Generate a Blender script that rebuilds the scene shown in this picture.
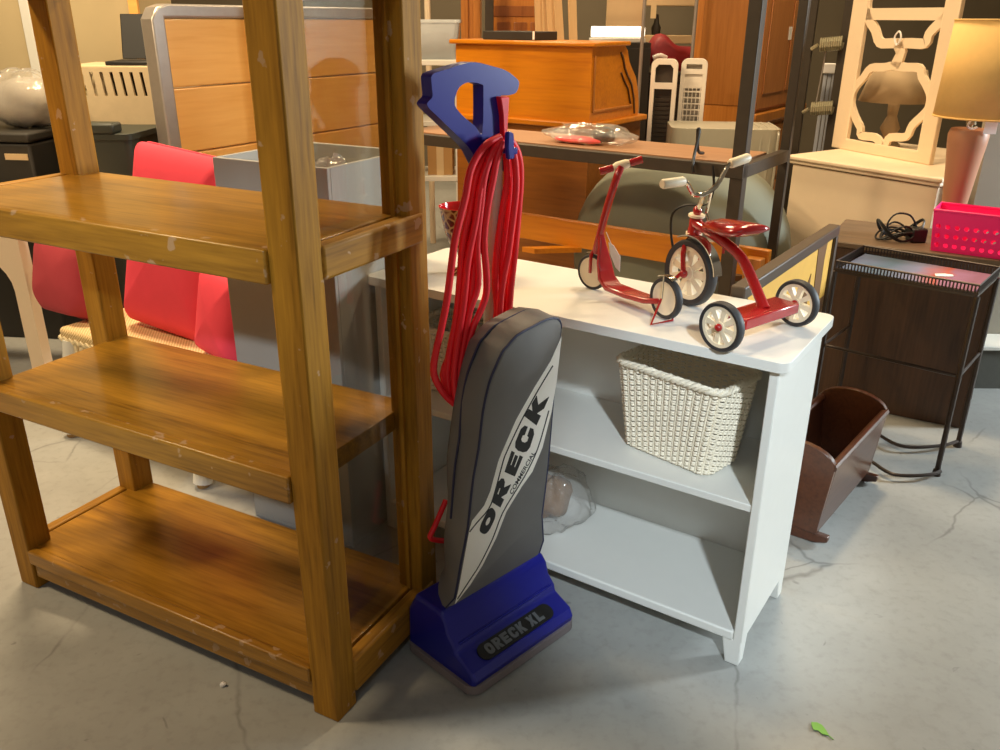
import bpy, bmesh, math, random, json
from mathutils import Vector, Matrix
from mathutils.geometry import tessellate_polygon
sc = bpy.context.scene
for _o in list(bpy.data.objects):
    bpy.data.objects.remove(_o)
COL = sc.collection
PI = math.pi
random.seed(7)

# ------------------------------------------------------------------ camera
cam_data = bpy.data.cameras.new('camera')
cam_data.sensor_width = 36.0
cam_data.lens = 30.693
cam_data.clip_start = 0.02
cam = bpy.data.objects.new('camera', cam_data)
COL.objects.link(cam)
cam.matrix_world = Matrix(((0.999981, -0.006152, 0.0, 0.0),
                           (0.002373, 0.385808, -0.922576, 0.0),
                           (0.005676, 0.922559, 0.385815, 1.35),
                           (0, 0, 0, 1)))
sc.camera = cam

# ------------------------------------------------------------------ world, light, exposure
sc.view_settings.view_transform = 'Standard'
sc.view_settings.look = 'None'
sc.view_settings.gamma = 1.0
sc.view_settings.use_curve_mapping = False
sc.view_settings.exposure = 0.0
world = bpy.data.worlds.new('world')
sc.world = world
world.use_nodes = True
world.node_tree.nodes['Background'].inputs[0].default_value = (1.0, 0.80, 0.56, 1)
world.node_tree.nodes['Background'].inputs[1].default_value = 0.16


def area_light(name, loc, target, size, size_y, power, color):
    d = bpy.data.lights.new(name, 'AREA')
    d.shape = 'RECTANGLE'
    d.size, d.size_y, d.energy, d.color = size, size_y, power, color
    o = bpy.data.objects.new(name, d)
    COL.objects.link(o)
    o.location = loc
    o.rotation_euler = (Vector(target) - Vector(loc)).to_track_quat('-Z', 'Y').to_euler()
    return o


WARM = (1.0, 0.76, 0.46)
COOL = (0.80, 0.92, 1.0)
area_light('hall_lamp', (-1.6, 3.3, 3.25), (-1.6, 3.3, 0), 1.0, 0.3, 115, WARM)
area_light('hall_lamp', (2.0, 4.9, 3.25), (2.0, 4.9, 0), 1.2, 0.3, 38, WARM)
area_light('hall_lamp', (0.1, 6.2, 3.25), (0.1, 6.2, 0), 1.2, 0.3, 75, WARM)
area_light('hall_lamp', (1.1, 3.15, 3.25), (1.1, 3.15, 0), 0.4, 0.2, 50, WARM)
area_light('hall_lamp', (-2.6, 1.4, 3.25), (-1.2, 1.4, 0), 0.6, 0.3, 66, WARM)
area_light('front_lamp', (-0.6, -1.8, 3.1), (-0.6, 1.5, 0.2), 0.5, 0.5, 10, COOL)
area_light('side_door_daylight', (4.5, 2.62, 1.6), (0.3, 1.45, 0.2), 0.5, 0.9, 170, (0.84, 0.95, 1.0))
sd = bpy.data.lights.new('added_spot', 'SPOT')
sd.energy, sd.color, sd.spot_size, sd.spot_blend, sd.shadow_soft_size = 640, COOL, math.radians(15), 0.7, 0.08  # added unseen spot; narrow cone stands in for the viewer's own shadow
so_ = bpy.data.objects.new('added_spot', sd)
COL.objects.link(so_)
s2 = sd.copy()
s2.name = 'added_spot'
s2.energy, s2.spot_size = 300, math.radians(13)  # second added spot, unseen: cool light for grey box and cushions
so2 = bpy.data.objects.new('added_spot', s2)
COL.objects.link(so2)
so2.location = (-1.0, -1.8, 3.1)
so2.rotation_euler = (Vector((-0.66, 2.2, 0.45)) - so2.location).to_track_quat('-Z', 'Y').to_euler()
so_.location = (0.55, -1.7, 3.1)
so_.rotation_euler = (Vector((0.50, 1.80, 0.25)) - so_.location).to_track_quat('-Z', 'Y').to_euler()


# ------------------------------------------------------------------ materials
def C(r, g, b):
    def f(v):
        v /= 255.0
        return v / 12.92 if v <= 0.04045 else ((v + 0.055) / 1.055) ** 2.4
    return (f(r), f(g), f(b), 1.0)


def new_mat(name):
    m = bpy.data.materials.new(name)
    m.use_nodes = True
    nt = m.node_tree
    return m, nt, nt.nodes['Principled BSDF']


def plain(name, col, rough=0.5, metal=0.0, noise=0.08, scale=30.0, bump=0.0, spec=0.5, coat=0.0):
    m, nt, b = new_mat(name)
    N, L = nt.nodes, nt.links
    tc = N.new('ShaderNodeTexCoord')
    nz = N.new('ShaderNodeTexNoise')
    nz.inputs['Scale'].default_value = scale
    nz.inputs['Detail'].default_value = 4
    L.new(tc.outputs['Object'], nz.inputs['Vector'])
    mx = N.new('ShaderNodeMix')
    mx.data_type = 'RGBA'
    mx.inputs[6].default_value = tuple(c * (1 - noise) for c in col[:3]) + (1,)
    mx.inputs[7].default_value = tuple(min(1, c * (1 + noise)) for c in col[:3]) + (1,)
    L.new(nz.outputs['Fac'], mx.inputs[0])
    L.new(mx.outputs[2], b.inputs['Base Color'])
    b.inputs['Roughness'].default_value = rough
    b.inputs['Metallic'].default_value = metal
    b.inputs['Specular IOR Level'].default_value = spec
    b.inputs['Coat Weight'].default_value = coat
    b.inputs['Coat Roughness'].default_value = 0.1
    if bump:
        bp = N.new('ShaderNodeBump')
        bp.inputs['Strength'].default_value = bump
        bp.inputs['Distance'].default_value = 0.004
        L.new(nz.outputs['Fac'], bp.inputs['Height'])
        L.new(bp.outputs[0], b.inputs['Normal'])
    return m


def wood(name, dark, light, axis='X', scale=1.0, rough=0.35, chips=0.0, coat=0.25, spec=0.5):
    """streaky grain running along one object axis; optional pale chipped wear"""
    m, nt, b = new_mat(name)
    N, L = nt.nodes, nt.links
    tc = N.new('ShaderNodeTexCoord')
    mp = N.new('ShaderNodeMapping')
    s = {'X': (0.9, 14, 14), 'Y': (14, 0.9, 14), 'Z': (14, 14, 0.9)}[axis]
    mp.inputs['Scale'].default_value = tuple(v * scale for v in s)
    L.new(tc.outputs['Object'], mp.inputs['Vector'])
    n1 = N.new('ShaderNodeTexNoise')
    n1.inputs['Scale'].default_value = 1.6
    n1.inputs['Detail'].default_value = 7
    n1.inputs['Roughness'].default_value = 0.62
    n1.inputs['Distortion'].default_value = 0.7
    L.new(mp.outputs[0], n1.inputs['Vector'])
    n2 = N.new('ShaderNodeTexNoise')
    n2.inputs['Scale'].default_value = 9.0
    n2.inputs['Detail'].default_value = 5
    L.new(mp.outputs[0], n2.inputs['Vector'])
    ad = N.new('ShaderNodeMix')
    ad.data_type = 'FLOAT'
    ad.inputs[0].default_value = 0.45
    L.new(n1.outputs['Fac'], ad.inputs[2])
    L.new(n2.outputs['Fac'], ad.inputs[3])
    cr = N.new('ShaderNodeValToRGB')
    e = cr.color_ramp.elements
    e[0].position, e[0].color = 0.30, dark
    e[1].position, e[1].color = 0.68, light
    k = cr.color_ramp.elements.new(0.47)
    k.color = tuple(0.45 * dark[i] + 0.55 * light[i] for i in range(3)) + (1,)
    L.new(ad.outputs[0], cr.inputs[0])
    out = cr.outputs[0]
    if chips:
        nc = N.new('ShaderNodeTexNoise')
        nc.inputs['Scale'].default_value = 22
        nc.inputs['Detail'].default_value = 3
        L.new(tc.outputs['Object'], nc.inputs['Vector'])
        th = N.new('ShaderNodeValToRGB')
        th.color_ramp.elements[0].position = 1 - chips
        th.color_ramp.elements[1].position = 1 - chips + 0.02
        L.new(nc.outputs['Fac'], th.inputs[0])
        mc = N.new('ShaderNodeMix')
        mc.data_type = 'RGBA'
        mc.inputs[7].default_value = C(180, 144, 104)
        L.new(th.outputs[0], mc.inputs[0])
        L.new(out, mc.inputs[6])
        out = mc.outputs[2]
    L.new(out, b.inputs['Base Color'])
    b.inputs['Roughness'].default_value = rough
    b.inputs['Specular IOR Level'].default_value = spec
    b.inputs['Coat Weight'].default_value = coat
    b.inputs['Coat Roughness'].default_value = 0.18
    bp = N.new('ShaderNodeBump')
    bp.inputs['Strength'].default_value = 0.12
    bp.inputs['Distance'].default_value = 0.003
    L.new(ad.outputs[0], bp.inputs['Height'])
    L.new(bp.outputs[0], b.inputs['Normal'])
    return m


def clear(name, tint=(1, 1, 1, 1), haze=0.0, ior=1.45, rough=0.02, hazecol=(0.8, 0.8, 0.8, 1), wrinkle=0.0):
    """thin clear sheet: see-through with real mirror-like reflection by angle, and an optional milky part"""
    m, nt, b = new_mat(name)
    N, L = nt.nodes, nt.links
    tr = N.new('ShaderNodeBsdfTransparent')
    tr.inputs[0].default_value = tint
    gl = N.new('ShaderNodeBsdfGlossy')
    gl.inputs['Roughness'].default_value = rough
    # Schlick reflectance, the same from both faces of the sheet
    f0 = ((ior - 1) / (ior + 1)) ** 2
    lw = N.new('ShaderNodeLayerWeight')
    lw.inputs['Blend'].default_value = 0.5
    pw = N.new('ShaderNodeMath')
    pw.operation = 'POWER'
    pw.inputs[1].default_value = 4.0
    L.new(lw.outputs['Facing'], pw.inputs[0])
    fr = N.new('ShaderNodeMath')
    fr.operation = 'MULTIPLY_ADD'
    fr.inputs[1].default_value = 1.0 - f0
    fr.inputs[2].default_value = f0
    L.new(pw.outputs[0], fr.inputs[0])
    df = N.new('ShaderNodeBsdfDiffuse')
    df.inputs[0].default_value = hazecol
    m1 = N.new('ShaderNodeMixShader')
    m1.inputs[0].default_value = haze
    L.new(tr.outputs[0], m1.inputs[1])
    L.new(df.outputs[0], m1.inputs[2])
    m2 = N.new('ShaderNodeMixShader')
    L.new(fr.outputs[0], m2.inputs[0])
    L.new(m1.outputs[0], m2.inputs[1])
    L.new(gl.outputs[0], m2.inputs[2])
    if wrinkle:
        tc = N.new('ShaderNodeTexCoord')
        nz = N.new('ShaderNodeTexNoise')
        nz.inputs['Scale'].default_value = 14
        nz.inputs['Detail'].default_value = 3
        L.new(tc.outputs['Object'], nz.inputs['Vector'])
        bp = N.new('ShaderNodeBump')
        bp.inputs['Strength'].default_value = wrinkle
        bp.inputs['Distance'].default_value = 0.03
        L.new(nz.outputs['Fac'], bp.inputs['Height'])
        L.new(bp.outputs[0], gl.inputs['Normal'])
        L.new(bp.outputs[0], lw.inputs['Normal'])
    L.new(m2.outputs[0], N['Material Output'].inputs['Surface'])
    return m


def concrete(name):
    m, nt, b = new_mat(name)
    N, L = nt.nodes, nt.links
    tc = N.new('ShaderNodeTexCoord')

    def noise(scale, detail=5, dist=0.0, rough=0.6):
        n = N.new('ShaderNodeTexNoise')
        n.inputs['Scale'].default_value = scale
        n.inputs['Detail'].default_value = detail
        n.inputs['Distortion'].default_value = dist
        n.inputs['Roughness'].default_value = rough
        L.new(tc.outputs['Object'], n.inputs['Vector'])
        return n

    def mix(fac, a, bcol):
        x = N.new('ShaderNodeMix')
        x.data_type = 'RGBA'
        L.new(fac, x.inputs[0])
        if isinstance(a, tuple):
            x.inputs[6].default_value = a
        else:
            L.new(a, x.inputs[6])
        x.inputs[7].default_value = bcol
        return x.outputs[2]

    def ramp(src, p0, p1, v0=0.0, v1=1.0):
        r = N.new('ShaderNodeMapRange')
        r.inputs['From Min'].default_value = p0
        r.inputs['From Max'].default_value = p1
        r.inputs['To Min'].default_value = v0
        r.inputs['To Max'].default_value = v1
        L.new(src, r.inputs['Value'])
        return r.outputs[0]
    big = noise(1.3, 6)
    fine = noise(38, 6)
    col = mix(ramp(big.outputs['Fac'], 0.35, 0.68), C(150, 150, 146), C(175, 176, 172))
    col = mix(ramp(fine.outputs['Fac'], 0.5, 0.75, 0, 0.25), col, C(110, 108, 100))
    # hairline cracks and wheel scuffs
    vor = N.new('ShaderNodeTexVoronoi')
    vor.feature = 'DISTANCE_TO_EDGE'
    vor.inputs['Scale'].default_value = 1.55
    dis = noise(2.6, 4)
    av = N.new('ShaderNodeMix')
    av.data_type = 'RGBA'
    av.inputs[0].default_value = 0.10
    L.new(tc.outputs['Object'], av.inputs[6])
    L.new(dis.outputs['Color'], av.inputs[7])
    L.new(av.outputs[2], vor.inputs['Vector'])
    msk = noise(2.1, 3)
    crk = N.new('ShaderNodeMath')
    crk.operation = 'MULTIPLY'
    L.new(ramp(vor.outputs['Distance'], 0.0, 0.007, 0.5, 0.0), crk.inputs[0])
    L.new(ramp(msk.outputs['Fac'], 0.46, 0.58), crk.inputs[1])
    col = mix(crk.outputs[0], col, C(86, 83, 78))
    spot = noise(15, 3, 0.6)
    col = mix(ramp(spot.outputs['Fac'], 0.69, 0.76, 0, 0.55), col, C(78, 75, 70))
    L.new(col, b.inputs['Base Color'])
    b.inputs['Roughness'].default_value = 0.55
    b.inputs['Specular IOR Level'].default_value = 0.35
    bp = N.new('ShaderNodeBump')
    bp.inputs['Strength'].default_value = 0.12
    bp.inputs['Distance'].default_value = 0.004
    L.new(fine.outputs['Fac'], bp.inputs['Height'])
    L.new(bp.outputs[0], b.inputs['Normal'])
    return m


# ------------------------------------------------------------------ mesh helpers
class MB:
    """collects shapes, then links them as ONE mesh object"""

    def __init__(self):
        self.bm = bmesh.new()

    def poly_mesh(self, verts, faces):
        vs = [self.bm.verts.new(Vector(v)) for v in verts]
        for f in faces:
            try:
                self.bm.faces.new([vs[i] for i in f])
            except ValueError:
                pass
        return self

    def box(self, lo, hi, M=None):
        x0, y0, z0 = lo
        x1, y1, z1 = hi
        v = [Vector(p) for p in ((x0, y0, z0), (x1, y0, z0), (x1, y1, z0), (x0, y1, z0),
                                 (x0, y0, z1), (x1, y0, z1), (x1, y1, z1), (x0, y1, z1))]
        if M is not None:
            v = [M @ p for p in v]
        return self.poly_mesh(v, [(3, 2, 1, 0), (4, 5, 6, 7), (0, 1, 5, 4), (1, 2, 6, 5), (2, 3, 7, 6), (3, 0, 4, 7)])

    def hexa(self, bottom, top):
        return self.poly_mesh(list(bottom) + list(top), [(3, 2, 1, 0), (4, 5, 6, 7), (0, 1, 5, 4), (1, 2, 6, 5), (2, 3, 7, 6), (3, 0, 4, 7)])

    def loft(self, rings, cap=True, closed=False):
        n = len(rings[0])
        vs = [p for r in rings for p in r]
        fs = []
        m = len(rings)
        for k in range(m if closed else m - 1):
            a, b = k * n, ((k + 1) % m) * n
            for i in range(n):
                j = (i + 1) % n
                fs.append((a + i, a + j, b + j, b + i))
        if cap and not closed:
            fs.append(tuple(range(n - 1, -1, -1)))
            fs.append(tuple((m - 1) * n + i for i in range(n)))
        return self.poly_mesh(vs, fs)

    def tube(self, pts, r, n=8, closed=False, flat=1.0, smooth=0):
        pts = [Vector(p) for p in pts]
        if smooth:
            pts = spline(pts, smooth, closed)
        m = len(pts)
        rr = r if isinstance(r, (list, tuple)) else [r] * m
        if len(rr) != m:
            rr = [rr[0] + (rr[-1] - rr[0]) * k / (m - 1) for k in range(m)]
        rings = []
        prev = None
        for k in range(m):
            if closed:
                t = pts[(k + 1) % m] - pts[k - 1]
            else:
                t = pts[min(k + 1, m - 1)] - pts[max(k - 1, 0)]
            t.normalize()
            if prev is None:
                u = Vector((0, 0, 1)) if abs(t.z) < 0.9 else Vector((1, 0, 0))
                u = (u - t * u.dot(t)).normalized()
            else:
                u = (prev - t * prev.dot(t))
                u = u.normalized() if u.length > 1e-6 else t.orthogonal().normalized()
            prev = u
            w = t.cross(u)
            rings.append([pts[k] + rr[k] * (math.cos(2 * PI * i / n) * u + flat * math.sin(2 * PI * i / n) * w) for i in range(n)])
        return self.loft(rings, cap=True, closed=closed)

    def lathe(self, prof, origin=(0, 0, 0), axis=(0, 0, 1), n=32, closed_prof=False, cap=False):
        a = Vector(axis).normalized()
        u = a.orthogonal().normalized()
        w = a.cross(u)
        o = Vector(origin)
        rings = []
        for r, h in prof:
            rings.append([o + a * h + r * (math.cos(2 * PI * i / n) * u + math.sin(2 * PI * i / n) * w) for i in range(n)])
        return self.loft(rings, cap=cap, closed=closed_prof)

    def prism(self, poly, f0, f1, holes=()):
        """2D polygon with holes, mapped by f0 (one face) and f1 (other face)"""
        loops = [list(poly)] + [list(h) for h in holes]
        tri = tessellate_polygon([[Vector((p[0], p[1], 0)) for p in lp] for lp in loops])
        flat = [p for lp in loops for p in lp]
        n = len(flat)
        vs = [f0(p) for p in flat]
        fs = [tuple(t) for t in tri]
        if f1 is not None:
            vs += [f1(p) for p in flat]
            fs += [tuple(n + i for i in reversed(t)) for t in tri]
            base = 0
            for lp in loops:
                k = len(lp)
                for i in range(k):
                    j = (i + 1) % k
                    fs.append((base + i, base + j, n + base + j, n + base + i))
                base += k
        return self.poly_mesh(vs, fs)

    def ball(self, c, rad, nu=20, nv=12, p=1.0, M=None):
        """superellipsoid; p<1 gives pillow-like boxy shapes"""
        rx, ry, rz = rad if isinstance(rad, (tuple, list)) else (rad,) * 3
        sg = lambda v, e: math.copysign(abs(v) ** e, v)
        rings = []
        for k in range(nv + 1):
            ph = -PI / 2 + PI * k / nv
            ph = max(-PI / 2 + 0.02, min(PI / 2 - 0.02, ph))
            ring = []
            for i in range(nu):
                th = 2 * PI * i / nu
                q = Vector((rx * sg(math.cos(ph), p) * sg(math.cos(th), p), ry * sg(math.cos(ph), p) * sg(math.sin(th), p), rz * sg(math.sin(ph), p)))
                q = (M @ q) if M is not None else q
                ring.append(q + Vector(c))
            rings.append(ring)
        return self.loft(rings)

    def build(self, name, mat, parent=None, bevel=0.0, seg=2, smooth=35, world=False, subsurf=0, solid=0.0, jitter=None):
        bm = self.bm
        bmesh.ops.recalc_face_normals(bm, faces=bm.faces)
        me = bpy.data.meshes.new(name)
        bm.to_mesh(me)
        bm.free()
        o = bpy.data.objects.new(name, me)
        COL.objects.link(o)
        me.materials.append(mat)
        if parent is not None:
            o.parent = parent
            if world:
                M = world_matrix(parent)
                me.transform(M.inverted())
        if smooth:
            for p in me.polygons:
                p.use_smooth = True
            me.set_sharp_from_angle(angle=math.radians(smooth))
        if solid:
            s = o.modifiers.new('solid', 'SOLIDIFY')
            s.thickness = solid
            s.offset = 0
        if bevel:
            b = o.modifiers.new('bevel', 'BEVEL')
            b.width = bevel
            b.segments = seg
            b.limit_method = 'ANGLE'
            b.angle_limit = math.radians(40)
            b.harden_normals = False
        if subsurf:
            s = o.modifiers.new('sub', 'SUBSURF')
            s.levels = s.render_levels = subsurf
        return o


def world_matrix(o):
    M = Matrix.Translation(o.location) @ o.rotation_euler.to_matrix().to_4x4()
    return (world_matrix(o.parent) @ M) if o.parent else M


def spline(pts, sub=4, closed=False):
    out = []
    n = len(pts)
    rng = range(n) if closed else range(n - 1)
    for i in rng:
        if closed:
            p0, p1, p2, p3 = pts[i - 1], pts[i], pts[(i + 1) % n], pts[(i + 2) % n]
        else:
            p0, p1, p2, p3 = pts[max(i - 1, 0)], pts[i], pts[i + 1], pts[min(i + 2, n - 1)]
        for k in range(sub):
            t = k / sub
            out.append(0.5 * ((2 * p1) + (p2 - p0) * t + (2 * p0 - 5 * p1 + 4 * p2 - p3) * t * t + (3 * p1 - p0 - 3 * p2 + p3) * t ** 3))
    if not closed:
        out.append(pts[-1])
    return out


def tag(o, label, cat, group=None):
    o['label'] = label
    o['category'] = cat
    if group:
        o['group'] = group
    return o


def thing(name, label, cat, loc=(0, 0, 0), rotz=0.0, group=None):
    o = bpy.data.objects.new(name, None)
    o.empty_display_size = 0.05
    COL.objects.link(o)
    o.location = loc
    o.rotation_euler = (0, 0, rotz)
    return tag(o, label, cat, group)


def struct(o):
    o['kind'] = 'structure'
    return o


def relabel(o, label):
    o['label'] = label
    return o


def dup(root, loc, rotz, label=None):
    r = root.copy()
    COL.objects.link(r)
    r.location = loc
    r.rotation_euler = (0, 0, rotz)
    if label:
        r['label'] = label
    for ch in list(root.children):
        c = ch.copy()
        COL.objects.link(c)
        c.parent = r
        for g in list(ch.children):
            d = g.copy()
            COL.objects.link(d)
            d.parent = c
    return r


def circle2(cx, cy, r, n=14):
    return [(cx + r * math.cos(2 * PI * i / n), cy + r * math.sin(2 * PI * i / n)) for i in range(n)]


def rrect(w, d, r, n=5):
    """rounded rectangle outline, centred"""
    out = []
    for cx, cy, a0 in ((w / 2 - r, d / 2 - r, 0), (-w / 2 + r, d / 2 - r, 90), (-w / 2 + r, -d / 2 + r, 180), (w / 2 - r, -d / 2 + r, 270)):
        for k in range(n + 1):
            a = math.radians(a0 + 90 * k / n)
            out.append((cx + r * math.cos(a), cy + r * math.sin(a)))
    return out


def rz(a):
    return Matrix.Rotation(a, 4, 'Z')


def T(x, y, z):
    return Matrix.Translation((x, y, z))


def ribbon(mb, pts, width, f0, f1, closed=False):
    """flat bar of constant width following a 2D path, given thickness by f0/f1"""
    n = len(pts)
    L, R = [], []
    for i in range(n):
        if closed:
            a, b = pts[i - 1], pts[(i + 1) % n]
        else:
            a, b = pts[max(i - 1, 0)], pts[min(i + 1, n - 1)]
        t = Vector((b[0] - a[0], b[1] - a[1])).normalized()
        nn = Vector((-t.y, t.x)) * width / 2
        L.append((pts[i][0] + nn.x, pts[i][1] + nn.y))
        R.append((pts[i][0] - nn.x, pts[i][1] - nn.y))
    rings = [[f0(L[i]), f0(R[i]), f1(R[i]), f1(L[i])] for i in range(n)]
    mb.loft(rings, cap=True, closed=closed)
    return mb


# ------------------------------------------------------------------ palette
M = {}
M['concrete'] = concrete('concrete_floor')
M['wall_cream'] = plain('cream_wall', C(172, 158, 130), 0.8, noise=0.1, scale=3)
M['wall_grey'] = plain('grey_wall', C(150, 143, 128), 0.8, noise=0.06, scale=3)
M['wall_dark'] = plain('dark_wall', C(112, 102, 84), 0.85, noise=0.15, scale=2)
M['ceiling'] = plain('ceiling_paint', C(120, 112, 98), 0.9)
M['oak_h'] = wood('oak_along', C(108, 70, 10), C(184, 132, 40), 'X', 1.0, 0.28, 0.0)
M['oak_edge'] = wood('oak_edge_chipped', C(108, 70, 10), C(184, 132, 40), 'X', 1.0, 0.36, 0.37, coat=0.1)
M['oak_v'] = wood('oak_upright', C(108, 70, 10), C(184, 132, 40), 'Z', 1.0, 0.55, 0.335, coat=0.0, spec=0.22)
M['oak_y'] = wood('oak_cross', C(108, 70, 10), C(184, 132, 40), 'Y', 1.0, 0.5, 0.33, coat=0.03, spec=0.3)
M['honey_h'] = wood('honey_oak', C(184, 100, 2), C(220, 138, 16), 'X', 0.6, 0.35)
M['honey_shaded'] = wood('honey_shaded', C(112, 62, 12), C(150, 90, 28), 'X', 0.6, 0.4)  # desk oak darkened: shade below the rack board put into the colour
M['honey_v'] = wood('honey_oak_upright', C(160, 92, 26), C(202, 132, 58), 'Z', 0.6, 0.35)
M['maple'] = wood('maple_board', C(230, 164, 82), C(246, 190, 108), 'X', 0.5, 0.3)
M['walnut_v'] = wood('walnut_upright', C(50, 33, 20), C(88, 60, 38), 'Z', 1.0, 0.5, coat=0.05)
M['walnut_h'] = wood('walnut', C(84, 66, 48), C(120, 98, 76), 'X', 0.8, 0.5, coat=0.05)
M['cherry'] = wood('dark_cherry', C(62, 34, 22), C(96, 56, 36), 'X', 0.8, 0.3, coat=0.4)
M['shelfboard'] = wood('brown_board', C(140, 100, 68), C(168, 124, 88), 'X', 0.4, 0.5, coat=0)
M['white_paint'] = plain('white_paint', C(226, 226, 220), 0.35, noise=0.02, coat=0.15)
M['cream_paint'] = plain('cream_paint', C(236, 214, 184), 0.5, noise=0.03)
M['cream_lattice'] = plain('cream_lattice', C(240, 216, 182), 0.5, noise=0.02)
M['blue'] = plain('blue_plastic', C(26, 30, 140), 0.3, noise=0.05)
M['blue_dark'] = plain('navy_piping', C(38, 42, 74), 0.6)
M['grey_bag'] = plain('grey_fabric', C(116, 114, 112), 0.75, noise=0.12, scale=9, bump=0.35)
M['offwhite'] = plain('offwhite_print', C(252, 248, 240), 0.6, noise=0.02)
M['black'] = plain('black', C(24, 23, 22), 0.5)
M['ink'] = plain('black_ink', C(34, 32, 32), 0.6)
M['bumper'] = plain('grey_rubber', C(128, 118, 120), 0.7)
M['letter_grey'] = plain('grey_lettering', C(104, 108, 112), 0.5)
M['tube_white'] = plain('white_enamel', C(214, 208, 200), 0.35, noise=0.02)
M['cord_red'] = plain('red_cord', C(238, 28, 42), 0.45, noise=0.08)
M['toy_red'] = plain('red_enamel', C(166, 22, 24), 0.22, noise=0.04, coat=0.6)
M['toy_white'] = plain('cream_plastic', C(240, 226, 196), 0.45, noise=0.02)
M['rubber'] = plain('tyre_rubber', C(46, 46, 48), 0.55)
M['chrome'] = plain('chrome', C(222, 216, 204), 0.12, 1.0, noise=0.02)
M['wicker'] = plain('white_wicker', C(244, 234, 212), 0.6, noise=0.06, scale=60)
M['natural_wicker'] = plain('pale_wicker', C(240, 222, 182), 0.6, noise=0.12, scale=60)
M['steel_dark'] = plain('dark_steel', C(66, 58, 48), 0.5, 0.3, noise=0.15)
M['iron'] = plain('brown_iron', C(64, 54, 48), 0.4, 0.4, noise=0.2)
M['glass'] = clear('clear_glass', (0.85, 0.85, 0.83, 1), ior=1.45)
M['plastic_film'] = clear('plastic_film', (1, 1, 1, 1), 0.20, 1.5, 0.08, (0.8, 0.78, 0.74, 1), 0.9)
M['plastic_tub'] = clear('clear_plastic', (0.95, 0.97, 1, 1), 0.45, 1.45, 0.15, (0.72, 0.75, 0.76, 1))
M['pink'] = plain('pink_fabric', C(232, 66, 88), 0.85, noise=0.08, scale=14, bump=0.3)
M['pink_dull'] = plain('rose_fabric', C(178, 58, 70), 0.85, noise=0.08, scale=14, bump=0.3)
M['pink_plastic'] = plain('hot_pink_plastic', C(255, 36, 124), 0.35, noise=0.02)
M['grey_box'] = plain('grey_board', C(178, 176, 170), 0.8, noise=0.08, scale=8)
M['silver'] = plain('brushed_silver', C(172, 164, 156), 0.35, 0.55, noise=0.1)
M['dark_green'] = plain('dark_green_plastic', C(52, 56, 48), 0.5)
M['charcoal'] = plain('charcoal_vinyl', C(44, 41, 36), 0.6)
M['carrier'] = plain('beige_plastic', C(206, 186, 150), 0.6)
M['pouf'] = plain('grey_green_upholstery', C(128, 132, 118), 0.9, noise=0.1, scale=5, bump=0.2)
M['suitcase'] = plain('silver_grey_shell', C(170, 164, 146), 0.4, noise=0.04)
M['heater_white'] = plain('white_plastic', C(236, 226, 212), 0.4, noise=0.02)
M['heater_dark'] = plain('dark_grille', C(58, 48, 38), 0.5)
M['heater_grille'] = plain('grey_grille', C(168, 158, 144), 0.5)
M['red_cloth'] = plain('red_leather', C(132, 22, 32), 0.6, noise=0.12, bump=0.2)
M['shade'] = plain('gold_linen_shade', C(228, 186, 114), 0.8, noise=0.06, scale=40)
M['shade_grey'] = plain('grey_linen_shade', C(170, 146, 112), 0.8, noise=0.06, scale=40)
M['ceramic'] = plain('terracotta_ceramic', C(178, 126, 94), 0.45, noise=0.12, scale=8)
M['yellow_paint'] = plain('yellow_canvas', C(240, 186, 80), 0.6, noise=0.06)
M['brown_paint'] = plain('brown_canvas', C(122, 82, 34), 0.6, noise=0.1)
M['dark_frame'] = plain('dark_brown_frame', C(78, 62, 46), 0.45, noise=0.15)
M['paper'] = plain('paper', C(244, 240, 236), 0.7, noise=0.01)
M['beige'] = plain('beige_board', C(208, 182, 140), 0.7, noise=0.04)
M['cardboard'] = plain('cardboard', C(176, 136, 84), 0.8, noise=0.06)
M['pine'] = wood('pine_slat', C(196, 160, 110), C(220, 188, 140), 'Z', 0.6, 0.6, coat=0)
M['leaf'] = plain('green_leaf', C(120, 176, 70), 0.6)
M['pale_blue'] = plain('pale_blue_plastic', C(176, 180, 190), 0.5, noise=0.03)
M['plinth'] = plain('dark_grey_carpet', C(92, 92, 86), 0.95, noise=0.1, scale=60)
M['brass'] = plain('dull_brass', C(184, 176, 146), 0.35, 0.6)

RUBY = new_mat('ruby_glass_bowl')
RUBY[2].inputs['Base Color'].default_value = C(196, 30, 34)
RUBY[2].inputs['Roughness'].default_value = 0.12
M['ruby'] = RUBY[0]


def gold_filigree():
    m, nt, b = new_mat('gold_filigree')
    N, L = nt.nodes, nt.links
    tc = N.new('ShaderNodeTexCoord')
    v = N.new('ShaderNodeTexVoronoi')
    v.feature = 'DISTANCE_TO_EDGE'
    v.inputs['Scale'].default_value = 48
    L.new(tc.outputs['Object'], v.inputs['Vector'])
    r = N.new('ShaderNodeValToRGB')
    r.color_ramp.elements[0].position, r.color_ramp.elements[0].color = 0.05, C(196, 150, 96)
    r.color_ramp.elements[1].position, r.color_ramp.elements[1].color = 0.16, C(104, 22, 18)
    L.new(v.outputs['Distance'], r.inputs[0])
    L.new(r.outputs[0], b.inputs['Base Color'])
    b.inputs['Roughness'].default_value = 0.2
    return m


M['filigree'] = gold_filigree()


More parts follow.
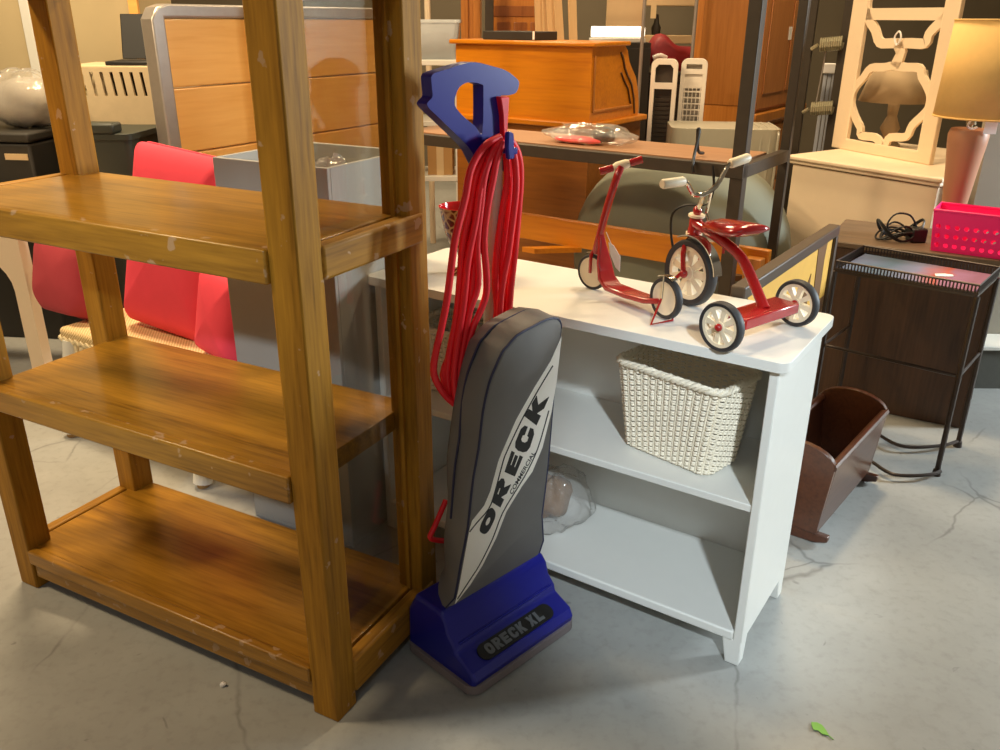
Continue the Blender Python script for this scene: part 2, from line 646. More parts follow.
def tile_picture():
    m, nt, b = new_mat('pastel_tile_picture')
    N, L = nt.nodes, nt.links
    tc = N.new('ShaderNodeTexCoord')
    n = N.new('ShaderNodeTexNoise')
    n.inputs['Scale'].default_value = 5
    n.inputs['Detail'].default_value = 3
    L.new(tc.outputs['Object'], n.inputs['Vector'])
    sx = N.new('ShaderNodeSeparateXYZ')
    L.new(tc.outputs['Object'], sx.inputs[0])
    mr = N.new('ShaderNodeMapRange')
    mr.inputs['From Min'].default_value = -0.20
    mr.inputs['From Max'].default_value = 0.20
    L.new(sx.outputs[0], mr.inputs['Value'])
    ad = N.new('ShaderNodeMath')
    ad.operation = 'MULTIPLY_ADD'
    ad.inputs[1].default_value = 0.5
    L.new(n.outputs['Fac'], ad.inputs[0])
    L.new(mr.outputs[0], ad.inputs[2])
    r = N.new('ShaderNodeValToRGB')
    cols = [(0.2, C(112, 120, 156)), (0.5, C(84, 104, 122)), (0.75, C(126, 126, 152)), (0.95, C(184, 96, 80)), (1.0, C(156, 110, 134))]
    el = r.color_ramp.elements
    el[0].position, el[0].color = cols[0]
    el[1].position, el[1].color = cols[-1]
    for p, c in cols[1:-1]:
        k = el.new(p)
        k.color = c
    L.new(ad.outputs[0], r.inputs[0])
    L.new(r.outputs[0], b.inputs['Base Color'])
    b.inputs['Roughness'].default_value = 0.65
    b.inputs['Specular IOR Level'].default_value = 0.2
    return m


M['tile_picture'] = tile_picture()


def glow(name, col, strength):
    m, nt, b = new_mat(name)
    b.inputs['Base Color'].default_value = col
    b.inputs['Emission Color'].default_value = col
    b.inputs['Emission Strength'].default_value = strength
    return m


M['tube_light'] = glow('lit_tube', C(255, 240, 214), 2.2)

# measured outlines, metres, in each thing's own frame
D = json.loads('''{"bag_outline":[[-0.1274,0.1627],[-0.1152,0.1818],[-0.1102,0.276],[-0.1032,0.3701],[-0.1053,0.4436],[-0.1061,0.5063],[-0.102,0.5695],[-0.1041,0.6531],[-0.0978,0.7128],[-0.0871,0.7439],[-0.0738,0.774],[-0.0622,0.7833],[-0.0384,0.8],[0.004,0.8079],[0.0426,0.8131],[0.0729,0.8077],[0.0889,0.7906],[0.0918,0.7656],[0.104,0.6346],[0.1303,0.4338],[0.1422,0.2882],[0.1536,0.137]],"stripe":[[-0.1167,0.171],[-0.1121,0.2033],[-0.1075,0.2773],[-0.1021,0.3722],[-0.0977,0.3911],[-0.0671,0.4159],[-0.0546,0.4465],[-0.0433,0.5172],[-0.0355,0.5387],[-0.0072,0.6053],[0.0332,0.6668],[0.0703,0.7152],[0.0918,0.7656],[0.1014,0.6594],[0.1025,0.5864],[0.1005,0.5672],[0.0933,0.4987],[0.073,0.444],[0.0467,0.4179],[0.0068,0.3658],[-0.0132,0.3037],[-0.0459,0.2414],[-0.0765,0.2033]],"line_l":[[-0.1024,0.3644],[-0.0846,0.3795],[-0.0532,0.4017],[-0.0416,0.4382],[-0.0304,0.5096],[-0.0231,0.5339],[0.0063,0.5957],[0.0443,0.6562],[0.079,0.7035]],"line_r":[[-0.1124,0.1831],[-0.0792,0.2222],[-0.0563,0.2498],[-0.026,0.3074],[-0.006,0.3691],[0.0309,0.4195],[0.0553,0.454],[0.0767,0.5026],[0.088,0.5666],[0.0917,0.5925]],
"letters":{"K":[[0.0585,0.5683],[0.083,0.6261],[0.0427,0.6441],[0.0148,0.6061]],"C":[[0.0457,0.5019],[0.0574,0.5578],[0.0141,0.5857],[-0.0057,0.5345]],"E":[[0.0147,0.4566],[0.0308,0.5001],[-0.0079,0.5304],[-0.0199,0.4826]],"R":[[-0.017,0.389],[0.006,0.4382],[-0.0306,0.477],[-0.047,0.4172]],"O":[[-0.0474,0.3277],[-0.0236,0.3746],[-0.0487,0.4101],[-0.0781,0.3551]]},"small":[[0.0162,0.4073],[0.0722,0.494],[0.0608,0.5036],[0.0049,0.4189]],
"handle_out":[[0.1001,1.2365],[0.0928,1.2205],[0.0712,1.2162],[0.0473,1.2139],[0.0554,1.1808],[0.061,1.1417],[0.0804,1.1136],[0.0836,1.0787],[0.0077,1.0832],[-0.0229,1.1197],[-0.0427,1.1396],[-0.1041,1.1881],[-0.1286,1.2082],[-0.1261,1.2164],[-0.1167,1.2242],[-0.1182,1.2442],[-0.1153,1.2605],[-0.083,1.2676],[-0.0451,1.2748],[-0.0135,1.2773],[0.0291,1.2692],[0.0629,1.2611],[0.0924,1.2458]],"handle_in":[[-0.0311,1.2438],[0.0011,1.239],[0.006,1.2266],[0.003,1.1519],[-0.0147,1.1659],[-0.0468,1.1876],[-0.0657,1.2079],[-0.0605,1.2264],[-0.0506,1.2379]],
"cords":[[[0.0316,0.01,1.1455],[0.0003,0.01,1.1373],[-0.0253,0.01,1.1181],[-0.0457,0.01,1.0896],[-0.0562,0.01,1.0489],[-0.0693,0.01,1.0137],[-0.0851,0.01,0.9693],[-0.0935,0.01,0.9288],[-0.1077,0.01,0.8576],[-0.1243,0.01,0.8015],[-0.1382,0.01,0.7603],[-0.1456,0.01,0.7251],[-0.1376,0.01,0.6955],[-0.1151,0.01,0.6608],[-0.0917,0.01,0.636]],[[0.0422,0.018,1.1402],[0.0159,0.018,1.1279],[-0.0075,0.018,1.1064],[-0.0257,0.018,1.0717],[-0.039,0.018,1.0175],[-0.0577,0.018,0.9633],[-0.0666,0.018,0.8868],[-0.0784,0.018,0.8087],[-0.0982,0.018,0.741],[-0.1047,0.018,0.6897],[-0.0924,0.018,0.6468],[-0.0819,0.018,0.6302]],[[0.0319,0.005,1.1405],[0.011,0.005,1.1242],[-0.0071,0.005,1.0987],[-0.0252,0.005,1.0549],[-0.0359,0.005,1.0002],[-0.0573,0.005,0.9269],[-0.0687,0.005,0.8501],[-0.0857,0.005,0.7725],[-0.0975,0.005,0.7022],[-0.0934,0.005,0.6404]],[[0.039,0.012,1.1356],[0.0232,0.012,1.1132],[0.0102,0.012,1.0831],[-0.003,0.012,1.0323],[-0.0163,0.012,0.9768],[-0.0352,0.012,0.9116],[-0.0465,0.012,0.8436],[-0.0605,0.012,0.7851],[-0.075,0.012,0.7151],[-0.0817,0.012,0.6409]],[[0.0296,-0.0,1.1375],[0.014,-0.0,1.1099],[0.0037,-0.0,1.0705],[-0.0093,-0.0,1.0254],[-0.0199,-0.0,0.9601],[-0.0133,-0.0,0.8899],[-0.0147,-0.0,0.8496],[-0.0311,-0.0,0.8184],[-0.0475,-0.0,0.7954],[-0.064,-0.0,0.7578],[-0.0809,-0.0,0.6989],[-0.0898,-0.0,0.643]],[[0.0483,0.024,1.1373],[0.0139,0.024,1.122],[-0.007,0.024,1.0873],[-0.0202,0.024,1.0423],[-0.0416,0.024,0.9788],[-0.0525,0.024,0.9419],[-0.0619,0.024,0.8443],[-0.0875,0.024,0.747],[-0.1097,0.024,0.7],[-0.095,0.024,0.6501]],[[0.0309,0.004,1.1389],[0.0049,0.004,1.1195],[-0.0158,0.004,1.076],[-0.0237,0.004,1.0268],[-0.0346,0.004,0.9522],[-0.0324,0.004,0.8728],[-0.0541,0.004,0.8268],[-0.0708,0.004,0.769],[-0.085,0.004,0.7096],[-0.0888,0.004,0.6502]],[[0.0515,0.03,1.1401],[0.0145,0.03,1.1268],[-0.0142,0.03,1.0966],[-0.0223,0.03,1.0511],[-0.0151,0.03,0.9736],[-0.0369,0.03,0.9143],[-0.0378,0.03,0.8376],[-0.0628,0.03,0.7811],[-0.0802,0.03,0.7113],[-0.0764,0.03,0.6334]],[[0.0549,0.02,1.1426],[0.0769,0.02,1.1296],[0.0941,0.02,1.0997],[0.0992,0.02,1.0567],[0.0935,0.02,0.9883],[0.0861,0.02,0.9182],[0.0757,0.02,0.8469],[0.0706,0.02,0.7944],[0.0621,0.02,0.7636]],[[0.0429,0.008,1.1411],[0.0592,0.008,1.1249],[0.0706,0.008,1.0958],[0.0744,0.008,1.0419],[0.0643,0.008,0.9746],[0.0539,0.008,0.916],[0.0403,0.008,0.8672],[0.0322,0.008,0.8166],[0.0326,0.008,0.7739]],[[0.0651,0.03,1.1353],[0.0735,0.03,1.1158],[0.0796,0.03,1.0771],[0.0776,0.03,1.0189],[0.0672,0.03,0.9504],[0.0591,0.03,0.9005],[0.0568,0.03,0.8381],[0.0458,0.03,0.7651]],[[0.0574,0.025,1.1346],[0.0631,0.025,1.1079],[0.0664,0.025,1.0599],[0.0533,0.025,0.9934],[0.0399,0.025,0.9255],[0.0346,0.025,0.8648],[0.0406,0.025,0.8],[0.0322,0.025,0.7588]],[[0.0711,0.036,1.1379],[0.0962,0.036,1.1187],[0.1084,0.036,1.0732],[0.1041,0.036,0.9943],[0.0879,0.036,0.9253],[0.0859,0.036,0.8627],[0.0748,0.036,0.8114],[0.0724,0.036,0.7571]]],"cordtail":[[-0.0431,0.1,0.3544],[-0.0587,0.1,0.3299],[-0.0803,0.1,0.2977],[-0.0927,0.1,0.2797],[-0.0755,0.1,0.2638],[-0.0458,0.1,0.2473]],"hook":[[0.0168,1.1575],[0.0259,1.1586],[0.0325,1.1545],[0.0358,1.1088],[0.0199,1.1086],[0.0157,1.1325]],"switch":[[0.0424,1.2162],[0.0662,1.215],[0.0639,1.1751],[0.0615,1.1421],[0.0534,1.1428],[0.0505,1.1815]],
"quat":[[0.2852,0.3741],[0.238,0.3658],[0.1602,0.3579],[0.1251,0.3163],[0.0884,0.2768],[0.0721,0.2325],[0.0818,0.1898],[0.1199,0.1388],[0.1557,0.1042],[0.166,0.0726],[0.2488,0.0735],[0.2857,0.0543],[0.3035,0.0405],[0.3193,0.0532],[0.3363,0.0839],[0.4208,0.0969],[0.4427,0.1455],[0.485,0.1881],[0.5089,0.222],[0.5057,0.2707],[0.4736,0.3123],[0.4449,0.3398],[0.4243,0.3709],[0.3475,0.371]],"quat_top":[[0.0767,0.6331],[0.0836,0.5899],[0.1086,0.5501],[0.1484,0.5143],[0.186,0.4644],[0.2523,0.4624],[0.3493,0.4649],[0.4327,0.467],[0.4424,0.5011],[0.4706,0.5317],[0.5182,0.5682]],"neck":[[0.2925,0.4599],[0.3147,0.4287],[0.3069,0.4],[0.2942,0.3708]]}''')

# ------------------------------------------------------------------ setting
struct(MB().box((-5.0, -4.5, -0.1), (5.6, 8.2, 0.0)).build('floor', M['concrete'], smooth=0))
struct(MB().box((-5.0, -1.0, 3.4), (5.6, 8.2, 3.5)).build('ceiling', M['ceiling'], smooth=0))
struct(MB().box((-5.0, 8.0, 0), (5.6, 8.2, 3.4)).build('wall_back', M['wall_dark'], smooth=0))
struct(MB().box((-5.0, -1.0, 0), (-4.8, 8.0, 3.4)).build('wall_left', M['wall_cream'], smooth=0))
struct(MB().box((5.4, 3.1, 0), (5.6, 8.0, 3.4)).build('wall_right', M['wall_grey'], smooth=0))
struct(MB().box((1.81, 3.27, 0), (5.4, 3.33, 2.3)).build('wall_partition', M['wall_grey'], smooth=0))
struct(MB().box((1.80, 3.12, 0), (5.3, 3.268, 0.165)).build('baseboard_partition', M['plinth'], smooth=0))
struct(MB().box((1.79, 3.11, 0.166), (5.3, 3.268, 0.178)).build('trim_1', M['white_paint'], smooth=0))

# ------------------------------------------------------------------ oak shelving unit
EX, EY, EW, ED, ES = -0.3307, 1.3517, 1.019, 0.393, 0.0645
ER = math.atan2(-0.4633, 0.8862)
t = thing('shelving_unit', 'big oak shelving unit with a glass end and chipped shelf edges, nearest the viewer', 'shelf unit', (EX, EY, 0), ER)
for x0, x1 in ((-ES, 0), (-EW, -EW + ES)):
    for y0, y1 in ((0, ES), (ED - ES, ED)):
        MB().box((x0, y0, 0), (x1, y1, 1.47)).build('post', M['oak_v'], t, bevel=0.004)
for z1, z0 in ((0.994, 0.934), (0.5646, 0.508), (0.1155, 0.034), (1.45, 1.392)):
    ov = 0.056 if 0.2 < z1 < 0.9 else 0.034
    s = MB().box((-EW + ov, 0.012, z0 + 0.012), (-ov, ED - 0.004, z1)).build('shelf', M['oak_h'], t, bevel=0.002)
    if z1 < 0.2:
        MB().box((-EW + ES, -0.004, 0.078), (-ES, 0.02, z1 + 0.001)).box((-EW + ES, 0.006, z0), (-ES, 0.03, 0.078)).build('front_edge', M['oak_edge'], s, bevel=0.004)
    else:
        MB().box((-EW - 0.006, -0.007, z0), (-ES, 0.02, z1 + 0.001)).build('front_edge', M['oak_edge'], s, bevel=0.004)
    if z1 > 0.9 or z1 < 0.2:
        for xs in (0, -1):
            xa = -0.028 if xs == 0 else -EW - 0.005
            MB().box((xa, ES - 0.004, z0), (xa + 0.033, ED - 0.018, z1 + 0.001)).build('side_rail', M['oak_y'], s, bevel=0.006)
for xg in (-0.045,):
    MB().box((xg, ES - 0.005, 0.10), (xg + 0.004, ED - ES + 0.005, 1.40)).build('glass_pane', M['glass'], t, smooth=0)
for xg in (-0.036,):
    MB().box((xg, ES, 0.115), (xg + 0.008, ES + 0.008, 1.39)).box((xg, ED - ES - 0.008, 0.115), (xg + 0.008, ED - ES, 1.39)).build('glass_bead', M['oak_v'], t)

# ------------------------------------------------------------------ white bookcase
BX, BY, BW, BD = 0.5421, 1.5262, 1.037, 0.326
BR = math.atan2(-0.5521, 0.8338)
BM = T(BX, BY, 0) @ rz(BR)
t = thing('bookcase', 'low white open bookcase on tapered feet holding the two toy rides', 'bookcase', (BX, BY, 0), BR)
top_poly = [(x - BW / 2, y + BD / 2 + 0.001) for x, y in rrect(BW + 0.036, BD + 0.034, 0.022, 5)]
MB().prism(top_poly, lambda p: Vector((p[0], p[1], 0.7235)), lambda p: Vector((p[0], p[1], 0.7455))).build('top', M['white_paint'], t, bevel=0.008, seg=3)
for x0 in (-0.02, -BW):
    MB().box((x0, 0, 0.062), (x0 + 0.02, BD, 0.7235)).build('side_panel', M['white_paint'], t, bevel=0.003)
MB().box((-BW + 0.02, BD - 0.012, 0.07), (-0.02, BD - 0.004, 0.7235)).build('back_panel', M['white_paint'], t)
MB().box((-BW + 0.02, 0.004, 0.395), (-0.02, BD - 0.012, 0.413)).build('shelf', M['white_paint'], t, bevel=0.002)
MB().box((-BW + 0.02, -0.004, 0.066), (-0.02, BD - 0.012, 0.090)).build('shelf', M['white_paint'], t, bevel=0.004)
for fx in (-0.045, -BW):
    for fy in (0.0, BD - 0.045):
        lo = 0.008 if fx < -0.5 else 0.0
        o = 0.012
        bx0 = fx + (o if fx > -0.5 else 0.0)
        by0 = fy + (0 if fy < 0.1 else o)
        bot = [(bx0, by0, 0), (bx0 + 0.033, by0, 0), (bx0 + 0.033, by0 + 0.033, 0), (bx0, by0 + 0.033, 0)]
        mid = [(fx, fy, 0.068), (fx + 0.045, fy, 0.068), (fx + 0.045, fy + 0.045, 0.068), (fx, fy + 0.045, 0.068)]
        MB().hexa([Vector(p) for p in bot], [Vector(p) for p in mid]).build('foot', M['white_paint'], t, bevel=0.003)

# ------------------------------------------------------------------ upright vacuum
VX, VY = -0.018, 1.613   # floor point under the bag
t = thing('upright_vacuum', 'blue and grey upright vacuum cleaner with red cord wound on its handle', 'vacuum cleaner', (VX, VY, 0), PI / 4)
prof = [(-0.112, 0.022), (-0.117, 0.042), (-0.108, 0.060), (-0.056, 0.083), (-0.052, 0.100), (-0.030, 0.122), (-0.022, 0.150), (-0.006, 0.168), (0.085, 0.168), (0.112, 0.120), (0.116, 0.022)]
mb = MB()
rings = []
for x, k in ((-0.158, 0.95), (-0.151, 1.0), (0.161, 1.0), (0.168, 0.95)):
    rings.append([Vector((x, y * k * 0.96, z if k == 1 else 0.022 + (z - 0.022) * 0.96)) for y, z in prof])
base = mb.loft(rings).build('base', M['blue'], t, bevel=0.006, seg=3, smooth=30)
bp_ = [(x + 0.005, y) for x, y in rrect(0.342, 0.232, 0.03, 6)]
MB().prism(bp_, lambda p: Vector((p[0], p[1], 0.006)), lambda p: Vector((p[0], p[1], 0.028))).build('bumper', M['bumper'], base, bevel=0.006, seg=3)
for wx in (-0.15, 0.15):
    MB().lathe([(0.0, -0.012), (0.013, -0.012), (0.013, 0.012), (0.0, 0.012)], (wx, -0.085, 0.013), (1, 0, 0), 16).build('wheel', M['black'], base)
# raised lip across the base
MB().box((-0.145, -0.051, 0.097), (0.155, -0.046, 0.104)).build('ridge', M['blue'], base, bevel=0.002)


def slope(p, off):     # nameplate surface on the sloping top of the base
    a, s = p
    y = -0.108 + s * 0.052
    z = 0.060 + s * 0.023
    return Vector((a, y - 0.40 * off, z + 0.91 * off))


pl = [(x + 0.0, 0.5 + y / 0.057) for x, y in rrect(0.232, 0.040, 0.019, 6)]
plate = MB().prism(pl, lambda p: slope(p, 0.0), lambda p: slope(p, 0.004)).build('nameplate', M['black'], base, smooth=0)


# block letters, each on a unit square: outlines and holes
def O_():
    return [([(0.5 + 0.5 * math.copysign(abs(math.cos(a)) ** 0.7, math.cos(a)), 0.5 + 0.5 * math.copysign(abs(math.sin(a)) ** 0.7, math.sin(a))) for a in [2 * PI * i / 28 for i in range(28)]],
             [[(0.5 + 0.17 * math.cos(2 * PI * i / 16), 0.5 + 0.20 * math.sin(2 * PI * i / 16)) for i in range(16)]])]


def R_():
    return [([(0, 0), (0.36, 0), (0.36, 0.34), (0.62, 0.0), (1.02, 0.0), (0.72, 0.42), (0.92, 0.52), (1.0, 0.70), (0.94, 0.88), (0.78, 1.0), (0, 1)],
             [[(0.38, 0.62), (0.60, 0.64), (0.64, 0.70), (0.60, 0.77), (0.38, 0.78)]])]


def E_():
    return [([(0, 0), (1, 0), (1, 0.26), (0.40, 0.26), (0.40, 0.38), (0.92, 0.38), (0.92, 0.62), (0.40, 0.62), (0.40, 0.74), (1, 0.74), (1, 1), (0, 1)], [])]


def C_():
    return [([(0.28, 0), (0.82, 0), (1, 0.16), (1, 0.40), (0.66, 0.40), (0.62, 0.28), (0.46, 0.28), (0.38, 0.40), (0.38, 0.62), (0.46, 0.74), (0.62, 0.74), (0.66, 0.62), (1, 0.62), (1, 0.84), (0.82, 1), (0.28, 1), (0.08, 0.88), (0, 0.66), (0, 0.34), (0.08, 0.12)], [])]


def K_():
    return [([(0, 0), (0.36, 0), (0.36, 0.34), (0.62, 0.0), (1.05, 0.0), (0.66, 0.52), (1.02, 1.0), (0.62, 1.0), (0.36, 0.68), (0.36, 1), (0, 1)], [])]


def X_():
    return [([(0, 0), (0.36, 0), (0.5, 0.30), (0.64, 0), (1, 0), (0.70, 0.5), (1, 1), (0.64, 1), (0.5, 0.70), (0.36, 1), (0, 1), (0.30, 0.5)], [])]


def L_():
    return [([(0, 0), (1, 0), (1, 0.28), (0.40, 0.28), (0.40, 1), (0, 1)], [])]


GLYPH = {'O': O_, 'R': R_, 'E': E_, 'C': C_, 'K': K_, 'X': X_, 'L': L_}
mb = MB()
cx = -0.096
for ch in 'ORECK XL':
    if ch == ' ':
        cx += 0.010
        continue
    w = 0.0225
    for out, holes in GLYPH[ch]():
        m_ = lambda p: (cx + p[0] * w * 0.90, 0.27 + p[1] * 0.46)
        mb.prism([m_(p) for p in out], lambda p: slope(p, 0.004), lambda p: slope(p, 0.0062), [[m_(p) for p in h] for h in holes])
    cx += w + 0.0022
mb.build('lettering', M['letter_grey'], plate, smooth=0)

# cloth bag: front panel leans forward, back is narrower
BAGY = lambda z: -(z - 0.165) * 0.1667


def bagf(p, off=0.0):
    return Vector((p[0], BAGY(p[1]) - off, p[1] - 0.167 * off))


OUT = D['bag_outline']
outline = spline([Vector((p[0], p[1], 0)) for p in OUT], 2, True)
outline = [(p.x, p.y) for p in outline]
cxm = 0.012
mb = MB()
rings = []
for k, f, dz in ((0.955, -0.006, 0.0), (0.985, -0.003, 0.0), (1.0, 0.0, 0.0), (1.012, 0.12, 0.0), (1.01, 0.45, 0.004), (0.97, 0.75, 0.006), (0.86, 0.93, 0.0), (0.70, 1.0, -0.012)):
    ring = []
    for x, z in outline:
        yb = 0.088 - (z - 0.165) * 0.125
        y = BAGY(z) + (yb - BAGY(z)) * f if f >= 0 else BAGY(z) + f
        wob = 0.004 * math.sin(z * 23 + f * 5) * (1 if 0 < f < 1 else 0)
        zc = 0.47
        kk = k - 0.26 * max(f, 0.0) * max(0.0, 1 - (z - 0.165) / 0.28)
        ring.append(Vector((cxm + (x - cxm) * kk + wob, y, zc + (z - zc) * (1 + (k - 1) * 0.35) + dz * (1 if z > 0.6 else 0))))
    rings.append(ring)
bag = mb.loft(rings).build('dust_bag', M['grey_bag'], t, smooth=60)
MB().tube([bagf(p, 0.002) for p in outline], 0.0027, 6, closed=True).build('piping', M['blue_dark'], bag)
# zip seam along the left side
zs = []
for x, z in outline[6:30]:
    yb = 0.088 - (z - 0.165) * 0.125
    zs.append(Vector((cxm + (x - cxm) * 1.012 - 0.001, BAGY(z) + (yb - BAGY(z)) * 0.50, z + 0.003)))
MB().tube(zs, 0.0026, 6).build('zip_seam', M['blue_dark'], bag)
stripe = MB().prism(D['stripe'], lambda p: bagf(p, 0.0062), lambda p: bagf(p, 0.0074)).build('printed_stripe', M['offwhite'], bag, smooth=0)
mb = MB()
for ln in ('line_l', 'line_r'):
    pp = [(p.x, p.y) for p in spline([Vector((q[0], q[1], 0)) for q in D[ln]], 3)]
    ribbon(mb, pp, 0.0030, lambda p: bagf(p, 0.0072), lambda p: bagf(p, 0.0084))
for ch, q in D['letters'].items():
    def bil(p, q=q):
        u, v = p
        return tuple((1 - u) * (1 - v) * q[0][i] + u * (1 - v) * q[1][i] + u * v * q[2][i] + (1 - u) * v * q[3][i] for i in (0, 1))
    for out, holes in GLYPH[ch]():
        mb.prism([bil(p) for p in out], lambda p: bagf(p, 0.0072), lambda p: bagf(p, 0.0086), [[bil(p) for p in h] for h in holes])
mb.build('lettering', M['ink'], stripe, smooth=0)
# small line of text COMMERCIAL
fc = bpy.data.curves.new('small_lettering', 'FONT')
fc.body = 'COMMERCIAL'
fc.resolution_u = 3
fc.offset = 0.02
fo = bpy.data.objects.new('small_lettering', fc)
COL.objects.link(fo)
bpy.context.view_layer.update()
ev = fo.evaluated_get(bpy.context.evaluated_depsgraph_get())
tm = bpy.data.meshes.new_from_object(ev)
bpy.data.objects.remove(fo)
xs = [v.co.x for v in tm.vertices]
ys = [v.co.y for v in tm.vertices]
q = D['small']
for v in tm.vertices:
    u = (v.co.x - min(xs)) / (max(xs) - min(xs))
    w = (v.co.y - min(ys)) / (max(ys) - min(ys))
    p = [(1 - u) * (1 - w) * q[0][i] + u * (1 - w) * q[1][i] + u * w * q[2][i] + (1 - u) * w * q[3][i] for i in (0, 1)]
    v.co = bagf(p, 0.0080)
tm.name = 'small_lettering'
so = bpy.data.objects.new('small_lettering', tm)
COL.objects.link(so)
tm.materials.clear()
tm.materials.append(M['ink'])
so.parent = stripe
# tube, handle, hook, cord
tp = rrect(0.030, 0.030, 0.008, 4)
MB().prism(tp, lambda p: Vector((p[0] + 0.045, p[1] + 0.050, 0.165)), lambda p: Vector((p[0] + 0.051, p[1] + 0.046, 1.12))).build('handle_tube', M['tube_white'], t)
ho = [(p.x, p.y) for p in spline([Vector((q[0], q[1], 0)) for q in D['handle_out']], 3, True)]
hi_ = [(p.x, p.y) for p in spline([Vector((q[0], q[1], 0)) for q in D['handle_in']], 3, True)]
hd = MB().prism(ho, lambda p: Vector((p[0] + 0.004, 0.032, p[1])), lambda p: Vector((p[0] + 0.004, 0.060, p[1])), [hi_]).build('handle_grip', M['blue'], t, bevel=0.011, seg=4)
MB().prism(D['switch'], lambda p: Vector((p[0], 0.020, p[1])), lambda p: Vector((p[0], 0.06, p[1]))).build('switch', M['cord_red'], hd, bevel=0.002)
MB().prism(D['hook'], lambda p: Vector((p[0] + 0.002, -0.024, p[1])), lambda p: Vector((p[0] + 0.002, -0.014, p[1]))).box((0.036, -0.020, 1.115), (0.050, 0.035, 1.128)).build('cord_hook', M['blue'], hd, bevel=0.003)
mb = MB()
for s in D['cords']:
    mb.tube([Vector(p) for p in s], 0.0072, 7, smooth=3)
mb.build('power_cord', M['cord_red'], t, smooth=80)
MB().tube([Vector(p) for p in D['cordtail']], 0.0065, 7, smooth=3).build('cord_end', M['cord_red'], t, smooth=80)


# ------------------------------------------------------------------ toy wheels
def wheel(parent, c, axis, R, w, spokes, tyre=0.17, disc=False, capm=None):
    ax = Vector(axis).normalized()
    c = Vector(c)
    ri = R * (1 - tyre)
    prof = [(ri, -w * 0.42), (R * 0.955, -w * 0.5), (R, -w * 0.25), (R, w * 0.25), (R * 0.955, w * 0.5), (ri, w * 0.42)]
    ty = MB().lathe(prof, c, ax, 40, closed_prof=True).build('tyre', M['rubber'], parent, world=True, smooth=50)
    mb = MB()
    if disc:
        mb.lathe([(0.0, -w * 0.35), (ri * 0.3, -w * 0.36), (ri * 0.8, -w * 0.22), (ri, -w * 0.38), (ri, w * 0.38), (ri * 0.8, w * 0.22), (ri * 0.3, w * 0.36), (0.0, w * 0.35)], c, ax, 36)
    else:
        mb.lathe([(ri * 0.84, -w * 0.34), (ri, -w * 0.36), (ri, w * 0.36), (ri * 0.84, w * 0.34)], c, ax, 40, closed_prof=True)
        mb.lathe([(0.0, -w * 0.4), (ri * 0.26, -w * 0.4), (ri * 0.26, w * 0.4), (0.0, w * 0.4)], c, ax, 20)
        u = ax.orthogonal().normalized()
        v = ax.cross(u)
        for k in range(spokes):
            a = 2 * PI * k / spokes + 0.3
            d = math.cos(a) * u + math.sin(a) * v
            s = ax.cross(d)
            Mx = Matrix((d, s, ax)).transposed().to_4x4()
            Mx.translation = c
            sw = ri * 0.135
            mb.hexa([Mx @ Vector(p) for p in ((ri * 0.2, -sw * 0.7, -w * 0.28), (ri * 0.9, -sw * 1.1, -w * 0.28), (ri * 0.9, sw * 1.1, -w * 0.28), (ri * 0.2, sw * 0.7, -w * 0.28))],
                    [Mx @ Vector(p) for p in ((ri * 0.2, -sw * 0.7, w * 0.28), (ri * 0.9, -sw * 1.1, w * 0.28), (ri * 0.9, sw * 1.1, w * 0.28), (ri * 0.2, sw * 0.7, w * 0.28))])
    mb.build('rim', M['toy_white'], ty, world=False if False else True, smooth=40)
    if capm:
        MB().ball(c - ax * w * 0.5, (R * 0.16,) * 3, 14, 8).build('hub_cap', capm, ty, world=True)
    return ty


def arc(c, axis, R, a0, a1, n, up=Vector((0, 0, 1))):
    ax = Vector(axis).normalized()
    f = up.cross(ax).normalized()      # horizontal direction in the wheel plane
    return [Vector(c) + R * (math.cos(math.radians(a0 + (a1 - a0) * k / n)) * f + math.sin(math.radians(a0 + (a1 - a0) * k / n)) * up) for k in range(n + 1)]


def strip(pts, axis, w, th):
    ax = Vector(axis).normalized()
    rings = []
    for i, p in enumerate(pts):
        tt = (pts[min(i + 1, len(pts) - 1)] - pts[max(i - 1, 0)]).normalized()
        nn = tt.cross(ax).normalized()
        rings.append([p - ax * w / 2, p + ax * w / 2, p + ax * w / 2 + nn * th, p - ax * w / 2 + nn * th])
    return rings


ZT = 0.7455
# ------------------------------------------------------------------ toy tricycle
t = thing('toy_tricycle', 'small red tricycle with white spoked wheels and chrome handlebar on the white bookcase', 'tricycle', (0.54, 1.655, ZT))
FA = Vector((0.857, 0.515, 0)).normalized()
RA = Vector((0.788, 0.616, 0)).normalized()
FC = Vector((0.430, 1.872, ZT + 0.076))
wheel(t, FC, FA, 0.076, 0.026, 9, 0.2)
RL = Vector((0.433, 1.577, ZT + 0.0505))
RR = Vector((0.630, 1.732, ZT + 0.0505))
wheel(t, RL, RA, 0.0505, 0.019, 8, 0.17, capm=M['toy_red'])
wheel(t, RR, RA, 0.0505, 0.019, 8, 0.17, capm=M['toy_red'])
mb = MB()
mb.tube([RL, RR], 0.0045, 10)
mb.build('rear_axle', M['toy_red'], t, world=True)
FW = Vector((-RA.y, RA.x, 0))
MX = Matrix((RA, FW, Vector((0, 0, 1)))).transposed().to_4x4()
MX.translation = (RL + RR) / 2
mb = MB()
mb.box((-0.088, -0.028, 0.008), (0.088, 0.030, 0.014), MX)
mb.box((-0.088, -0.030, -0.008), (0.088, -0.025, 0.014), MX)
mb.box((-0.088, 0.027, -0.004), (0.088, 0.032, 0.014), MX)
mb.build('step_plate', M['toy_red'], t, world=True, bevel=0.003)
